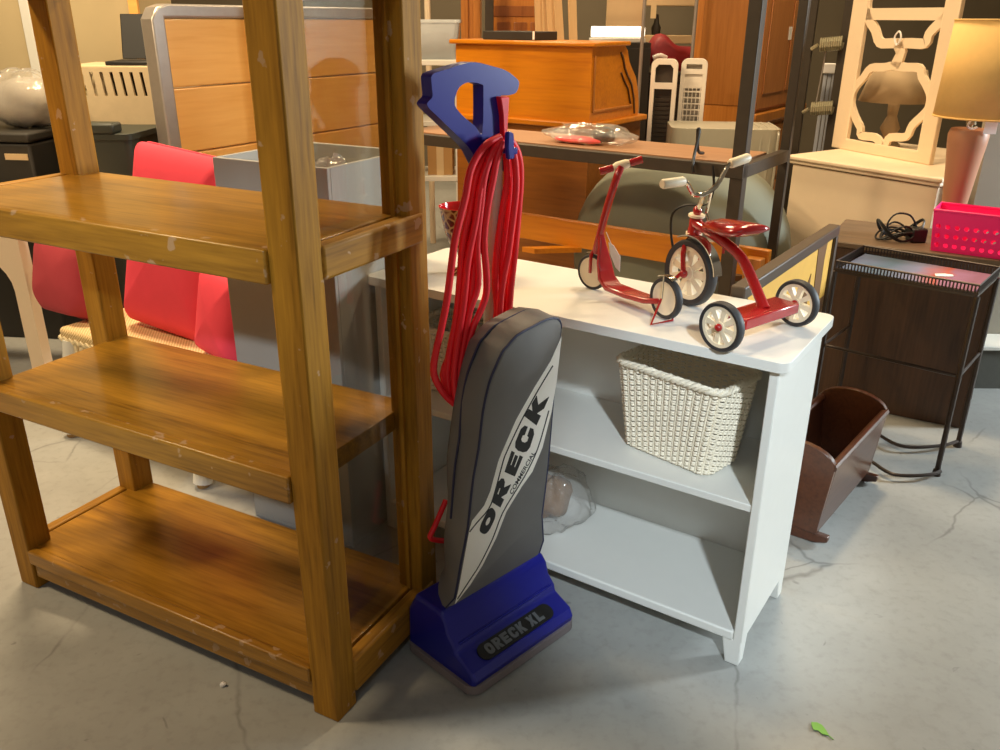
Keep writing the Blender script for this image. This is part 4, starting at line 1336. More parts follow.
# dangling black cable
t = thing('black_cable', 'thin black cable looped over the rack and dangling beside the tricycle', 'cable', (0.665, 2.93, 0.905))
lp_ = [RKM @ Vector(p) for p in ((-0.185, 0.10, 0.920), (-0.185, 0.05, 0.935), (-0.180, 0.02, 1.005), (-0.172, 0.015, 1.00), (-0.176, 0.0, 0.93), (-0.17, -0.02, 0.90), (-0.165, -0.024, 0.87))]
MB().tube(lp_, 0.0055, 6, smooth=4).build('loop', M['black'], t, world=True)
lp_ = [RKM @ Vector(p) for p in ((-0.10, -0.02, 0.90), (-0.085, -0.03, 0.83), (-0.10, -0.04, 0.775), (-0.17, -0.05, 0.765), (-0.215, -0.05, 0.73), (-0.215, -0.05, 0.66), (-0.20, -0.05, 0.60))]
MB().tube(lp_, 0.0045, 6, smooth=4).build('lead', M['black'], t, world=True)

# orange timber bed frame
t = thing('wooden_bed_frame', 'orange timber bed frame under the steel rack', 'bed frame', RKM @ Vector((0.05, 0.13, 0)), ra)
MB().box((-1.30, 0, 0.50), (0.03, 0.03, 0.605)).build('side_rail', M['honey_h'], t, bevel=0.004)
MB().box((-1.30, -0.05, 0.0), (-1.24, 0.0, 0.58)).build('leg', M['honey_v'], t, bevel=0.004)
MB().box((-0.04, -0.05, 0.0), (0.02, 0.0, 0.58)).build('leg', M['honey_v'], t, bevel=0.004)
s_ = RKM @ Vector((0.05, 0.13, 0))
MB().hexa([Vector(p) for p in ((-0.92, -0.13, 0.485), (-0.86, -0.13, 0.485), (-0.72, 0.0, 0.485), (-0.78, 0.0, 0.485))],
          [Vector(p) for p in ((-0.92, -0.13, 0.505), (-0.86, -0.13, 0.505), (-0.72, 0.0, 0.505), (-0.78, 0.0, 0.505))]).build('brace', M['honey_h'], t)
MB().hexa([Vector(p) for p in ((-0.24, -0.13, 0.485), (-0.18, -0.13, 0.485), (-0.04, 0.0, 0.485), (-0.10, 0.0, 0.485))],
          [Vector(p) for p in ((-0.24, -0.13, 0.505), (-0.18, -0.13, 0.505), (-0.04, 0.0, 0.505), (-0.10, 0.0, 0.505))]).build('brace', M['walnut_h'], t)

# grey pouf
t = thing('round_pouf', 'big round grey green upholstered pouf under the steel rack', 'pouf', (0.78, 3.66, 0))
MB().ball((0, 0, 0.42), (0.46, 0.46, 0.42), 40, 20, 0.92).build('cushion', M['pouf'], t, smooth=70)
MB().tube([(0.448 * math.cos(2 * PI * k / 40), 0.448 * math.sin(2 * PI * k / 40), 0.52) for k in range(40)], 0.006, 6, closed=True).build('piping', M['pouf'], t)

# suitcase on crate
t = thing('storage_crate', 'dark blue crate under the silver suitcase', 'crate', (1.09, 4.36, 0), math.radians(-6))
mb = MB()
mb.box((-0.24, -0.17, 0), (0.24, 0.17, 0.02))
for lo, hi in (((-0.24, -0.17, 0.02), (0.24, -0.155, 0.545)), ((-0.24, 0.155, 0.02), (0.24, 0.17, 0.545)), ((-0.24, -0.155, 0.02), (-0.225, 0.155, 0.545)), ((0.225, -0.155, 0.02), (0.24, 0.155, 0.545))):
    mb.box(lo, hi)
mb.build('body', plain('dark_blue_plastic', C(52, 58, 66), 0.6), t, bevel=0.004)
MB().box((-0.25, -0.18, 0.545), (0.25, 0.18, 0.555)).build('lid', M['charcoal'], t, bevel=0.003)
t = thing('suitcase', 'silver grey hard shell suitcase lying behind the steel rack', 'suitcase', (1.09, 4.36, 0.556), math.radians(-6))
body = [(x, y) for x, y in rrect(0.52, 0.33, 0.06, 6)]
MB().prism(body, lambda p: Vector((p[0], p[1], 0.0)), lambda p: Vector((p[0], p[1], 0.145))).build('lower_shell', M['suitcase'], t, bevel=0.03, seg=4)
MB().prism(body, lambda p: Vector((p[0], p[1], 0.155)), lambda p: Vector((p[0], p[1], 0.315))).build('upper_shell', M['suitcase'], t, bevel=0.03, seg=4)
MB().prism([(x * 0.985, y * 0.985) for x, y in body], lambda p: Vector((p[0], p[1], 0.142)), lambda p: Vector((p[0], p[1], 0.158))).build('seam', M['silver'], t)
for x in (0.165, 0.205, 0.243):
    pth = [Vector((x, -0.160, 0.03)), Vector((x, -0.166, 0.16)), Vector((x, -0.160, 0.29)), Vector((x, -0.12, 0.316)), Vector((x, 0.12, 0.316))]
    MB().tube(pth, 0.006, 6).build('rib', M['suitcase'], t)
MB().tube([(-0.06, -0.165, 0.13), (-0.055, -0.185, 0.13), (0.055, -0.185, 0.13), (0.06, -0.165, 0.13)], 0.007, 8).build('handle', M['black'], t)

# ------------------------------------------------------------------ roll top desk, its back to us
da = math.atan2(-0.57, 0.82)
DM = T(0.40, 4.0, 0) @ rz(da)
t = thing('roll_top_desk', 'honey oak roll top desk turned back to the viewer', 'desk', (0.40, 4.0, 0), da)
DW = 0.78
side = [(0.012, 0.91), (0.50, 0.91), (0.505, 0.95), (0.49, 1.02), (0.455, 1.09), (0.41, 1.13), (0.375, 1.165), (0.35, 1.215), (0.325, 1.235), (0.012, 1.235)]
MB().prism(side, lambda p: Vector((-DW + 0.01, p[0], p[1])), lambda p: Vector((-0.01, p[0], p[1]))).build('roll_housing', M['honey_h'], t, smooth=30)
MB().box((-DW - 0.015, -0.012, 1.236), (0.015, 0.335, 1.256)).build('top', M['honey_h'], t, bevel=0.006)
MB().box((-DW - 0.01, -0.008, 0.885), (0.015, 0.56, 0.912)).build('writing_top', M['honey_h'], t, bevel=0.006)
MB().box((-DW + 0.01, 0.01, 0.06), (-0.01, 0.54, 0.885)).build('body', M['honey_shaded'], t, bevel=0.003)
MB().box((-DW, 0.0, 0.0), (0.0, 0.55, 0.07)).build('plinth', M['honey_h'], t, bevel=0.004)
mb = MB()
sp_ = [Vector((-0.006, p[0] - 0.05, p[1] - 0.028)) for p in side[2:9]]
mb.tube(sp_, 0.005, 6)
mb.tube([p + Vector((0, -0.035, -0.02)) for p in sp_[1:5]], 0.004, 6)
mb.build('groove', M['cherry'], t)
MB().box((-0.012, 0.04, 0.955), (-0.004, 0.42, 0.967)).box((-0.012, 0.03, 0.955), (-0.004, 0.045, 1.20)).build('panel_moulding', M['honey_v'], t, bevel=0.003)
# flat dark frame lying on the desk
o = thing('picture_frame', 'thin dark frame lying flat on the roll top desk', 'frame', DM @ Vector((-0.50, 0.17, 1.256)), da)
MB().prism([(-0.15, -0.10), (0.15, -0.10), (0.15, 0.10), (-0.15, 0.10)], lambda p: Vector((p[0], p[1], 0)), lambda p: Vector((p[0], p[1], 0.038)), [[(-0.125, -0.075), (-0.125, 0.075), (0.125, 0.075), (0.125, -0.075)]]).build('frame', M['charcoal'], o, bevel=0.003)
MB().box((-0.125, -0.075, 0.005), (0.125, 0.075, 0.02)).build('picture', M['wall_grey'], o)
MB().box((0.138, -0.102, 0.004), (0.148, -0.10, 0.040)).build('corner_label', M['paper'], o, smooth=0)
# slats
for k, (x, y, lean) in enumerate(((0.245, 5.02, -0.10), (0.285, 5.0, -0.10), (0.335, 4.98, -0.16), (0.385, 4.96, -0.18), (0.435, 4.94, -0.13))):
    o = MB().box((-0.022, -0.008, 0), (0.022, 0.008, 1.85)).build('timber_plank', M['pine'], None, bevel=0.002)
    o.location = (x - lean * 0.9 * 0.3, y, 0.012)
    o.rotation_euler = (0, lean * 0.55, 0.15)
    tag(o, ['leftmost of the pale timber planks leaning behind the desk', 'second from left of the pale timber planks behind the desk', 'middle one of the five pale timber planks behind the desk', 'second from right of the pale timber planks behind the desk', 'rightmost of the pale timber planks leaning behind the desk'][k], 'plank', 'pale planks leaning behind the desk')

# ------------------------------------------------------------------ far things behind the desk
t = thing('panelled_door', 'brown panelled wooden door standing far behind the desk', 'door', (0.12, 5.55, 0), 0)
MB().box((-0.19, 0, 0), (0.19, 0.035, 2.0)).build('slab', M['honey_v'], t, bevel=0.003)
for x in (-0.15, -0.05, 0.05):
    MB().box((x, -0.008, 0.4), (x + 0.08, 0.0, 1.33)).build('panel', wood('brown_panel', C(120, 66, 24), C(160, 96, 44), 'Z', 0.7) if x == -0.15 else bpy.data.materials['brown_panel'], t, bevel=0.006)
MB().box((-0.19, -0.006, 1.36), (0.19, 0.0, 1.42)).build('rail', bpy.data.materials['brown_panel'], t, bevel=0.004)
t = thing('wooden_wardrobe', 'narrow orange wood wardrobe left of the brown panelled door', 'wardrobe', (-0.19, 5.50, 0), 0)
MB().box((-0.055, 0, 0), (0.06, 0.4, 2.0)).build('body', M['honey_v'], t, bevel=0.003)
MB().box((-0.055, -0.015, 0), (-0.012, 0.0, 2.0)).build('stile', M['honey_v'], t, bevel=0.003)
MB().box((0.018, -0.015, 0), (0.06, 0.0, 2.0)).build('stile', M['honey_v'], t, bevel=0.003)
o = MB().box((-0.025, -0.025, 0), (0.025, 0.025, 2.2)).build('steel_post', M['steel_dark'], None, bevel=0.004)
o.location = (-0.075, 5.42, 0)
tag(o, 'dark square steel post between orange wardrobe and brown panelled door', 'post')
t = thing('dark_cabinet', 'dark cabinet with a lit tube lamp on top behind the desk', 'cabinet', (0.70, 5.52, 0), 0)
MB().box((-0.20, 0, 0), (0.20, 0.4, 1.22)).build('body', M['charcoal'], t, bevel=0.004)
MB().box((-0.20, -0.012, 0.04), (-0.005, 0.0, 1.19)).build('door', M['charcoal'], t, bevel=0.003)
MB().box((0.005, -0.012, 0.04), (0.20, 0.0, 1.19)).build('door', M['charcoal'], t, bevel=0.003)
t = thing('strip_light', 'lit white strip lamp glaring on top of the dark cabinet', 'lamp', (0.70, 5.57, 1.22), 0)
MB().box((-0.17, -0.03, 0), (0.17, 0.03, 0.025)).build('housing', M['white_paint'], t, bevel=0.004)
MB().tube([(-0.16, -0.01, 0.060), (0.16, -0.01, 0.060)], 0.030, 12).build('tube', M['tube_light'], t)
o = MB().box((-0.115, -0.01, 0), (0.115, 0.01, 2.0)).build('white_board', M['beige'], None, bevel=0.002)
o.location = (0.79, 6.00, 0)
tag(o, 'tall pale board standing behind the strip lamp', 'board')

t = thing('clothes_rail', 'thin silver clothes rail with a paper tag hanging', 'clothes rail', (0.0, 0.0, 0), 0)
t.location = (0.925, 5.10, 0)
for x in (-0.145, 0.14):
    MB().tube([(x, 0, 0.03), (x, 0, 1.95)], 0.010, 8).build('upright', M['silver'], t)
MB().tube([(-0.145, 0, 1.95), (0.14, 0, 1.95)], 0.010, 8).build('top_bar', M['silver'], t)
for x in (-0.145, 0.14):
    MB().tube([(x, -0.2, 0.012), (x, 0.2, 0.012)], 0.012, 8).build('foot', M['silver'], t)
MB().tube([(-0.09, 0, 1.95), (-0.09, 0, 1.44)], 0.0015, 5).box((-0.108, -0.001, 1.355), (-0.078, 0.001, 1.445)).build('paper_tag', M['beige'], t)

t = thing('red_jacket', 'dark red leather jacket heaped over a black trunk', 'jacket', (1.125, 5.78, 1.03), 0)
prf = [(-0.21, 0.02), (-0.215, 0.10), (-0.19, 0.20), (-0.15, 0.245), (-0.10, 0.24), (-0.06, 0.18), (-0.01, 0.165), (0.08, 0.165), (0.19, 0.155), (0.20, 0.02)]
rings = []
for y, k in ((-0.16, 0.75), (-0.13, 0.95), (-0.05, 1.0), (0.05, 1.0), (0.13, 0.85), (0.16, 0.6)):
    rings.append([Vector((x * (0.95 + 0.05 * k), y + 0.02 * math.sin(x * 30), z * k + 0.012 * math.sin(x * 40 + y * 30))) for x, z in prf])
MB().loft(rings).build('body', M['red_cloth'], t, smooth=60, subsurf=1)
MB().tube([(-0.19, -0.165, 0.10), (-0.15, -0.175, 0.115), (-0.11, -0.17, 0.10)], 0.014, 8, smooth=3).build('lining', M['paper'], t)
MB().loft(crumple((-0.10, -0.13, 0.06), (0.10, 0.06, 0.06), 20, 10, 0.05, 21, 0.0)).build('sleeve', M['red_cloth'], t, smooth=60)
t = thing('trunk', 'black trunk under the dark red jacket', 'trunk', (1.125, 5.78, 0), 0)
MB().box((-0.20, -0.16, 0), (0.20, 0.16, 0.98)).build('body', M['charcoal'], t, bevel=0.006)
MB().box((-0.205, -0.165, 0.985), (0.205, 0.165, 1.03)).build('lid', M['charcoal'], t, bevel=0.006)
t = thing('beige_shelf', 'beige wall shelf with small things beyond the red jacket', 'shelf', (1.18, 6.6, 0), 0)
for z in (0.6, 1.19, 1.44):
    MB().box((-0.30, 0, z), (0.30, 0.25, z + 0.055)).build('shelf_board', M['beige'], t, bevel=0.003)
for x in (-0.30, 0.27):
    MB().box((x, 0.2, 0), (x + 0.03, 0.25, 1.9)).build('upright', M['beige'], t)
o = MB().lathe([(0, 0), (0.03, 0), (0.035, 0.05), (0.02, 0.08), (0.012, 0.14), (0, 0.14)], n=16).build('dark_bottle', M['charcoal'], None)
o.location = (1.12, 6.7, 1.245)
tag(o, 'small dark bottle on the far beige shelf', 'bottle')


# tower heaters
def heater(x, y, grille, label):
    t = thing('tower_fan', label, 'fan', (x, y, 0), math.radians(-14))
    o_ = [(-0.075, 0.0)]
    w, h, r = 0.066, 1.165, 0.032
    out = [(-w, 0.05), (w, 0.05), (w, h - r)] + [(w - r + r * math.cos(a * PI / 12), h - r + r * math.sin(a * PI / 12)) for a in range(1, 6)] + [(w - r, h), (-w + r, h)] + [(-w + r - r * math.sin(a * PI / 12), h - r + r * math.cos(a * PI / 12)) for a in range(1, 6)] + [(-w, h - r)]
    if grille:
        holes = [[(-0.045, 0.12), (0.045, 0.12), (0.045, 1.09), (-0.045, 1.09)], [(-0.040, 1.115), (0.040, 1.115), (0.040, 1.138), (-0.040, 1.138)]]
    else:
        holes = [[(-0.045, 0.12), (0.045, 0.12), (0.045, 1.02), (-0.045, 1.02)], [(-0.045, 1.05), (0.045, 1.05), (0.045, 1.12), (0.03, 1.138), (-0.03, 1.138), (-0.045, 1.12)]]
    MB().prism(out, lambda p: Vector((p[0], -0.06, p[1])), lambda p: Vector((p[0], 0.0, p[1])), holes).build('casing', M['heater_white'], t, bevel=0.008, seg=3)
    MB().box((-0.060, -0.03, 0.06), (0.060, 0.06, 1.145)).build('core', M['heater_grille'] if grille else M['heater_dark'], t, bevel=0.01)
    if grille:
        mb = MB()
        for k in range(30):
            z = 0.13 + 0.03 * k
            mb.box((-0.05, -0.052, z), (0.05, -0.045, z + 0.007))
        for k in range(5):
            x_ = -0.04 + 0.02 * k
            mb.box((x_ - 0.002, -0.054, 0.12), (x_ + 0.002, -0.046, 1.03))
        mb.box((-0.046, -0.05, 1.02), (0.046, -0.044, 1.09))
        mb.build('grille', M['heater_white'], t)
    else:
        mb = MB()
        for k in range(40):
            z = 0.13 + 0.0215 * k
            mb.box((-0.052, -0.045, z), (0.052, -0.04, z + 0.004))
        mb.build('grille', M['heater_dark'], t)
    MB().lathe([(0, 0), (0.086, 0), (0.086, 0.02), (0.07, 0.05), (0, 0.05)], (0, -0.01, 0), n=28).build('base', M['heater_white'], t, bevel=0.004)


heater(0.842, 4.665, False, 'white tower fan with dark grille, left of the pair')
heater(1.005, 4.72, True, 'white tower fan with pale lattice grille, right of the pair')

# armoire
aa = math.atan2(-0.57, 0.82)
t = thing('armoire', 'tall orange brown armoire with panelled door and white paper tag', 'wardrobe', (1.40, 5.0, 0), aa)
AW, AD = 0.38, 0.95
MB().box((-AW, 0, 0.0), (0, AD, 2.1)).build('carcass', M['honey_v'], t, bevel=0.004)
MB().box((-AW + 0.05, -0.006, 0.9), (-0.05, 0.0, 2.0)).build('side_panel', wood('armoire_side', C(140, 84, 28), C(172, 110, 48), 'Z', 0.8, coat=0.05), t, bevel=0.004)
dr = MB().box((0.0, 0.03, 0.88), (0.018, AD - 0.03, 2.05)).build('door', wood('armoire_door', C(164, 100, 48), C(196, 130, 74), 'Z', 0.8, coat=0.05), t, bevel=0.004)
MB().box((0.018, 0.10, 0.96), (0.026, AD / 2 - 0.02, 2.0)).box((0.018, AD / 2 + 0.02, 0.96), (0.026, AD - 0.10, 2.0)).build('raised_panel', bpy.data.materials['armoire_door'], dr, bevel=0.006)
MB().box((0.0, 0.0, 0.80), (0.035, AD, 0.86)).build('waist_moulding', M['honey_v'], t, bevel=0.008)
for z in (0.10, 0.45):
    d_ = MB().box((0.0, 0.03, z), (0.018, AD - 0.03, z + 0.32)).build('drawer', M['honey_v'], t, bevel=0.004)
    for y in (0.25, 0.70):
        MB().ball((0.03, y, z + 0.16), 0.018, 12, 8).build('knob', M['brass'], d_)
MB().box((0.027, 0.42, 1.245), (0.029, 0.475, 1.315)).build('paper_tag', M['paper'], t, smooth=0)

# folding bed frame with springs
t = thing('folding_bed', 'dark folding bed frame with two silver springs between its posts', 'bed frame', (1.70, 4.62, 0), math.radians(-25))
MB().box((0.0, 0, 0), (0.085, 0.05, 2.0)).build('post', M['steel_dark'], t, bevel=0.004)
MB().box((-0.17, 0, 0), (-0.125, 0.04, 2.0)).build('post', M['steel_dark'], t, bevel=0.004)
for z in (0.25, 1.7):
    MB().box((-0.125, 0.01, z), (0.0, 0.03, z + 0.05)).build('rail', M['steel_dark'], t)
for z in (1.235, 0.925):
    pts = [(-0.085 + 0.105 * k / 90, -0.035 + 0.030 * math.cos(k * 2 * PI / 9), z + 0.030 * math.sin(k * 2 * PI / 9) + 0.012 * k / 90) for k in range(91)]
    sp = MB().tube(pts, 0.0065, 5).build('spring', M['brass'], t)
    MB().tube([(-0.125, -0.02, z - 0.02), (-0.095, -0.035, z)], 0.010, 8).build('bolt', M['brass'], sp)
MB().tube([(-0.055, 0.0, 1.21), (-0.068, 0.0, 0.96)], 0.004, 6).build('tie_rod', M['silver'], t)

t = thing('window_blind', 'pale ribbed blind standing left of the cream fretwork panel', 'blind', (1.79, 4.80, 0), math.radians(-20))
mb = MB()
for k in range(7):
    mb.box((-0.075 + 0.022 * k, -0.01 + 0.006 * (k % 2), 0), (-0.075 + 0.022 * k + 0.018, 0.012 + 0.006 * (k % 2), 1.09))
mb.build('slats', M['pale_blue'], t, bevel=0.003)
MB().box((-0.085, -0.025, 1.09), (0.09, 0.035, 1.14)).build('headrail', M['paper'], t, bevel=0.005)

# white shelf rack with bin
t = thing('white_shelf_rack', 'white metal shelf rack half hidden by the oak unit', 'rack', (-0.64, 4.86, 0), 0)
for x, y in ((0, 0), (0.385, 0), (0, 0.34), (0.385, 0.34)):
    MB().box((x, y, 0), (x + 0.018, y + 0.018, 1.13)).build('post', M['white_paint'], t)
for z in (0.50, 0.80, 1.115):
    MB().box((-0.004, -0.004, z), (0.408, 0.362, z + 0.028)).build('shelf_board', M['white_paint'], t, bevel=0.003)
t = thing('storage_tub', 'clear plastic storage tub with papers on the white rack', 'storage box', (-0.40, 5.03, 1.143), 0)
MB().loft([[Vector((x * k, y * k, z)) for x, y in rrect(0.34, 0.26, 0.03, 4)] for z, k in ((0.0, 0.88), (0.185, 1.0), (0.185, 1.04), (0.200, 1.04))], cap=False).build('wall', M['plastic_tub'], t, solid=0.003)
MB().box((-0.14, -0.10, 0.002), (0.14, 0.10, 0.008)).build('bottom', M['plastic_tub'], t)
MB().box((-0.12, -0.09, 0.04), (0.03, -0.08, 0.13)).box((0.05, -0.085, 0.03), (0.11, -0.075, 0.14)).box((-0.13, -0.07, 0.01), (0.13, 0.09, 0.05)).build('papers', M['paper'], t)
t = thing('cardboard_box', 'brown cardboard box on the lowest shelf of the white rack', 'box', (-0.345, 5.0, 0.528), 0)
MB().box((-0.07, -0.10, 0), (0.07, 0.10, 0.20)).build('body', M['cardboard'], t, bevel=0.003)
MB().box((-0.02, -0.102, 0.0), (0.02, -0.10, 0.20)).build('tape', M['beige'], t)
o = MB().tube([(0, 0, 0), (0, 0, 2.0)], 0.018, 8).build('cream_pole', M['cream_paint'])
o.location = (-0.44, 5.45, 0)
tag(o, 'thin cream pole rising beside the oak post, behind the clear tub', 'pole')

# ================================================================== left background
# grey open box
ga = math.atan2(-0.463, 0.886)
t = thing('grey_box', 'tall open grey box standing behind the oak shelving unit', 'box', (-0.715, 2.15, 0), ga)
GW, GD, GH = 0.355, 0.345, 1.030
mb = MB()
mb.box((0, 0, 0), (GW, GD, 0.012))
for lo, hi in (((0, 0, 0.012), (GW, 0.012, GH)), ((0, GD - 0.012, 0.012), (GW, GD, GH)), ((0, 0.012, 0.012), (0.012, GD - 0.012, GH)), ((GW - 0.012, 0.012, 0.012), (GW, GD - 0.012, GH))):
    mb.box(lo, hi)
mb.box((0.012, 0.012, 0.72), (GW - 0.012, GD - 0.012, 0.73))
mb.build('body', M['grey_box'], t, bevel=0.002)
MB().box((GW * 0.5, -0.001, 0.25), (GW * 0.62, 0.0, 0.90)).build('tape', plain('grey_tape', C(150, 147, 140), 0.5), t)
GM = T(-0.715, 2.15, 0) @ rz(ga)
t = thing('plastic_bag', 'crumpled clear plastic bag inside the tall grey box', 'bag', GM @ Vector((0.235, 0.17, 0.73)), ga)
MB().loft(crumple((0, 0, 0.145), (0.105, 0.13, 0.145), 36, 16, 0.05, 31, 0.002)).build('film', M['plastic_film'], t, smooth=50)

# loveseat
wa = math.atan2(-0.518, 0.855)
t = thing('wicker_loveseat', 'pale wicker loveseat with pink cushions behind the oak shelving unit', 'sofa', (-1.497, 2.716, 0), wa)
LW, LD = 0.845, 0.52
wk = M['natural_wicker']


def weave_mat():
    m, nt, b = new_mat('woven_cane')
    N, L = nt.nodes, nt.links
    tc = N.new('ShaderNodeTexCoord')
    mp = N.new('ShaderNodeMapping')
    mp.inputs['Scale'].default_value = (160, 160, 160)
    L.new(tc.outputs['Object'], mp.inputs['Vector'])
    ch = N.new('ShaderNodeTexChecker')
    ch.inputs['Scale'].default_value = 1.0
    ch.inputs['Color1'].default_value = C(236, 212, 164)
    ch.inputs['Color2'].default_value = C(196, 164, 108)
    L.new(mp.outputs[0], ch.inputs['Vector'])
    L.new(ch.outputs['Color'], b.inputs['Base Color'])
    b.inputs['Roughness'].default_value = 0.6
    return m


M['cane'] = weave_mat()
MB().box((0, 0, 0.335), (LW, LD, 0.38)).build('seat', M['cane'], t, bevel=0.015, seg=3)
mb = MB()
for k in range(28):
    x = 0.02 + (LW - 0.04) * k / 27
    mb.tube([(x, 0.012, 0.335), (x, 0.010, 0.25)], 0.013, 6)
mb.box((0.01, 0.015, 0.24), (LW - 0.01, 0.03, 0.335))
mb.tube([(0.0 + LW * k / 56, 0.004, 0.342 + 0.005 * math.cos(k * PI)) for k in range(57)], 0.009, 6)
mb.build('apron', wk, t, smooth=60)
for x in (0.02, LW - 0.165, ):
    lg = MB().tube([(x + 0.02, 0.02, 0.335), (x + 0.02, -0.045, 0.014)], 0.030, 12).build('leg', M['white_paint'], t)
    MB().lathe([(0, 0), (0.018, 0), (0.020, 0.014), (0.0, 0.016)], (x + 0.02, -0.045, 0), n=14).build('foot', M['cardboard'], lg)
for x in (0.04, LW - 0.06):
    MB().tube([(x, LD - 0.03, 0.335), (x, LD + 0.02, 0.012)], 0.020, 10).build('leg', M['white_paint'], t)
mb = MB()
prs = [(0.0, 0.36), (0.0, 0.62), (0.06, 0.70), (LW / 2, 0.74), (LW - 0.06, 0.70), (LW, 0.62), (LW, 0.36)]
mb.prism(prs, lambda p: Vector((p[0], LD - 0.02 + (p[1] - 0.36) * 0.2, p[1])), lambda p: Vector((p[0], LD + 0.015 + (p[1] - 0.36) * 0.2, p[1])))
mb.build('backrest', M['cane'], t, bevel=0.01)
LM = T(-1.497, 2.716, 0) @ rz(wa)


def pillow(label, mat, c, size, tilt, yaw, roll=0.0, rnd_=0.06):
    t = thing('cushion', label, 'cushion', (c[0], c[1], c[2]), yaw, 'pink cushions on the loveseat')
    w, d, h = size
    Mx = Matrix.Rotation(tilt, 4, 'X') @ Matrix.Rotation(roll, 4, 'Y')
    n1, n2 = 48, 14
    rings = []
    out = [(x, z) for x, z in rrect(w, h, min(w, h) * rnd_, 8)]
    for k in range(n2 + 1):
        f = -1 + 2 * k / n2
        s = (1 - abs(f) ** 2.6) ** 0.5 if abs(f) < 1 else 0.0
        sc_ = 0.45 + 0.55 * max(s, 0.0)
        if abs(f) == 1:
            sc_ = 0.30
        rings.append([Mx @ Vector((x * sc_ * (1 + 0.02 * math.sin(9 * z / h + k)), f * d / 2 * (1.0 if sc_ > 0.31 else 1.02), z * sc_ + 0.006 * math.sin(14 * x / w + k * 0.6))) for x, z in out])
    c_ = MB().loft(rings).build('cover', mat, t, smooth=80, subsurf=1)
    MB().tube([Mx @ Vector((x * 0.985, 0, z * 0.985)) for x, z in out], 0.005, 6, closed=True).build('piping', mat, c_)
    return t


pillow('dark rose cushion at the left end of the wicker loveseat', M['pink_dull'], (-1.495, 2.865, 0.525), (0.33, 0.15, 0.285), math.radians(-14), wa - 0.05, 0.0, 0.24)
pillow('large bright pink cushion in the middle of the loveseat', M['pink'], (-1.035, 2.70, 0.675), (0.40, 0.16, 0.59), math.radians(-12), wa + 0.05, math.radians(5))
pillow('pink cushion at the right end of the loveseat beside the grey box', M['pink'], (-0.820, 2.440, 0.515), (0.24, 0.14, 0.27), math.radians(-12), wa - 0.25)

# cream arched table
t = thing('arched_side_table', 'cream painted side table with arched apron, at the left edge', 'table', (-1.72, 2.98, 0), math.radians(-8))
TWD = 0.62
arch = [(0, 0), (-0.055, 0), (-0.055, 0.42)] + [(-TWD / 2 + (TWD / 2 - 0.055) * math.cos(a * PI / 16), 0.42 + 0.17 * math.sin(a * PI / 16)) for a in range(1, 16)] + [(-TWD + 0.055, 0.42), (-TWD + 0.055, 0), (-TWD, 0), (-TWD, 0.66), (0, 0.66)]
MB().prism(arch, lambda p: Vector((p[0], 0, p[1])), lambda p: Vector((p[0], 0.05, p[1]))).build('front_frame', M['cream_paint'], t, bevel=0.003)
MB().prism(arch, lambda p: Vector((p[0], 0.36, p[1])), lambda p: Vector((p[0], 0.41, p[1]))).build('back_frame', M['cream_paint'], t, bevel=0.003)
MB().box((-0.03, 0.05, 0.60), (0.0, 0.36, 0.66)).box((-TWD, 0.05, 0.60), (-TWD + 0.03, 0.36, 0.66)).build('side_apron', M['cream_paint'], t)
MB().box((-TWD - 0.015, -0.015, 0.66), (0.015, 0.425, 0.685)).build('top', M['cream_paint'], t, bevel=0.006)

# headboard
ha = math.atan2(1.24, 0.73)
HBX, HBY = -1.335, 3.5
t = thing('headboard', 'bed headboard of orange boards in a silver frame', 'headboard', (HBX, HBY, 0), ha)
HL = 1.44
mb = MB()
out = [(0, 0), (HL, 0), (HL, 1.35), (HL - 0.03, 1.395), (0.08, 1.395), (0.03, 1.38), (0.0, 1.33)]
MB().prism([(0, 0.25), (0.06, 0.25), (0.06, 1.345), (HL, 1.345), (HL, 1.395), (0.08, 1.395), (0.03, 1.382), (0.0, 1.34)], lambda p: Vector((p[0], -0.012, p[1])), lambda p: Vector((p[0], 0.06, p[1]))).build('silver_frame', M['silver'], t, bevel=0.008, seg=3)
for z0, z1 in ((1.089, 1.343), (0.835, 1.085), (0.581, 0.831), (0.327, 0.577)):
    MB().box((0.06, 0.0, z0), (HL - 0.005, 0.035, z1)).build('board', M['maple'], t, bevel=0.006)
for x in (0.03, HL - 0.09):
    MB().box((x, 0.0, 0), (x + 0.06, 0.05, 0.25)).build('leg', M['silver'], t)

# black stack: trunk, bin, pet carrier, laptop
t = thing('equipment_trunk', 'big black trunk with a pale label at the left edge', 'trunk', (-2.05, 3.62, 0), math.radians(-6))
MB().box((-0.42, 0, 0), (0.10, 0.5, 0.86)).build('body', M['charcoal'], t, bevel=0.01)
MB().box((-0.425, -0.005, 0.865), (0.105, 0.505, 0.905)).build('lid', M['charcoal'], t, bevel=0.01)
MB().box((-0.015, -0.004, 0.795), (0.085, 0.0, 0.820)).build('label_strip', M['beige'], t, smooth=0)
t = thing('dark_bin', 'dark green bin with lid in front of the pet carrier', 'bin', (-1.59, 3.60, 0), math.radians(-4))
MB().loft([[Vector((x * k, y * k, z)) for x, y in rrect(0.28, 0.30, 0.03, 4)] for z, k in ((0.0, 0.86), (0.90, 1.0))]).build('body', M['dark_green'], t)
MB().prism(rrect(0.30, 0.32, 0.03, 4), lambda p: Vector((p[0], p[1], 0.90)), lambda p: Vector((p[0], p[1], 0.925))).build('lid', M['dark_green'], t, bevel=0.006)
MB().box((-0.10, -0.17, 0.925), (0.09, -0.09, 0.965)).build('grip', M['dark_green'], t, bevel=0.01)
t = thing('pallet_box', 'black crate carrying the beige pet carrier', 'crate', (-1.62, 4.12, 0), 0)
MB().box((-0.24, -0.25, 0), (0.38, 0.27, 0.87)).build('body', M['charcoal'], t, bevel=0.006)
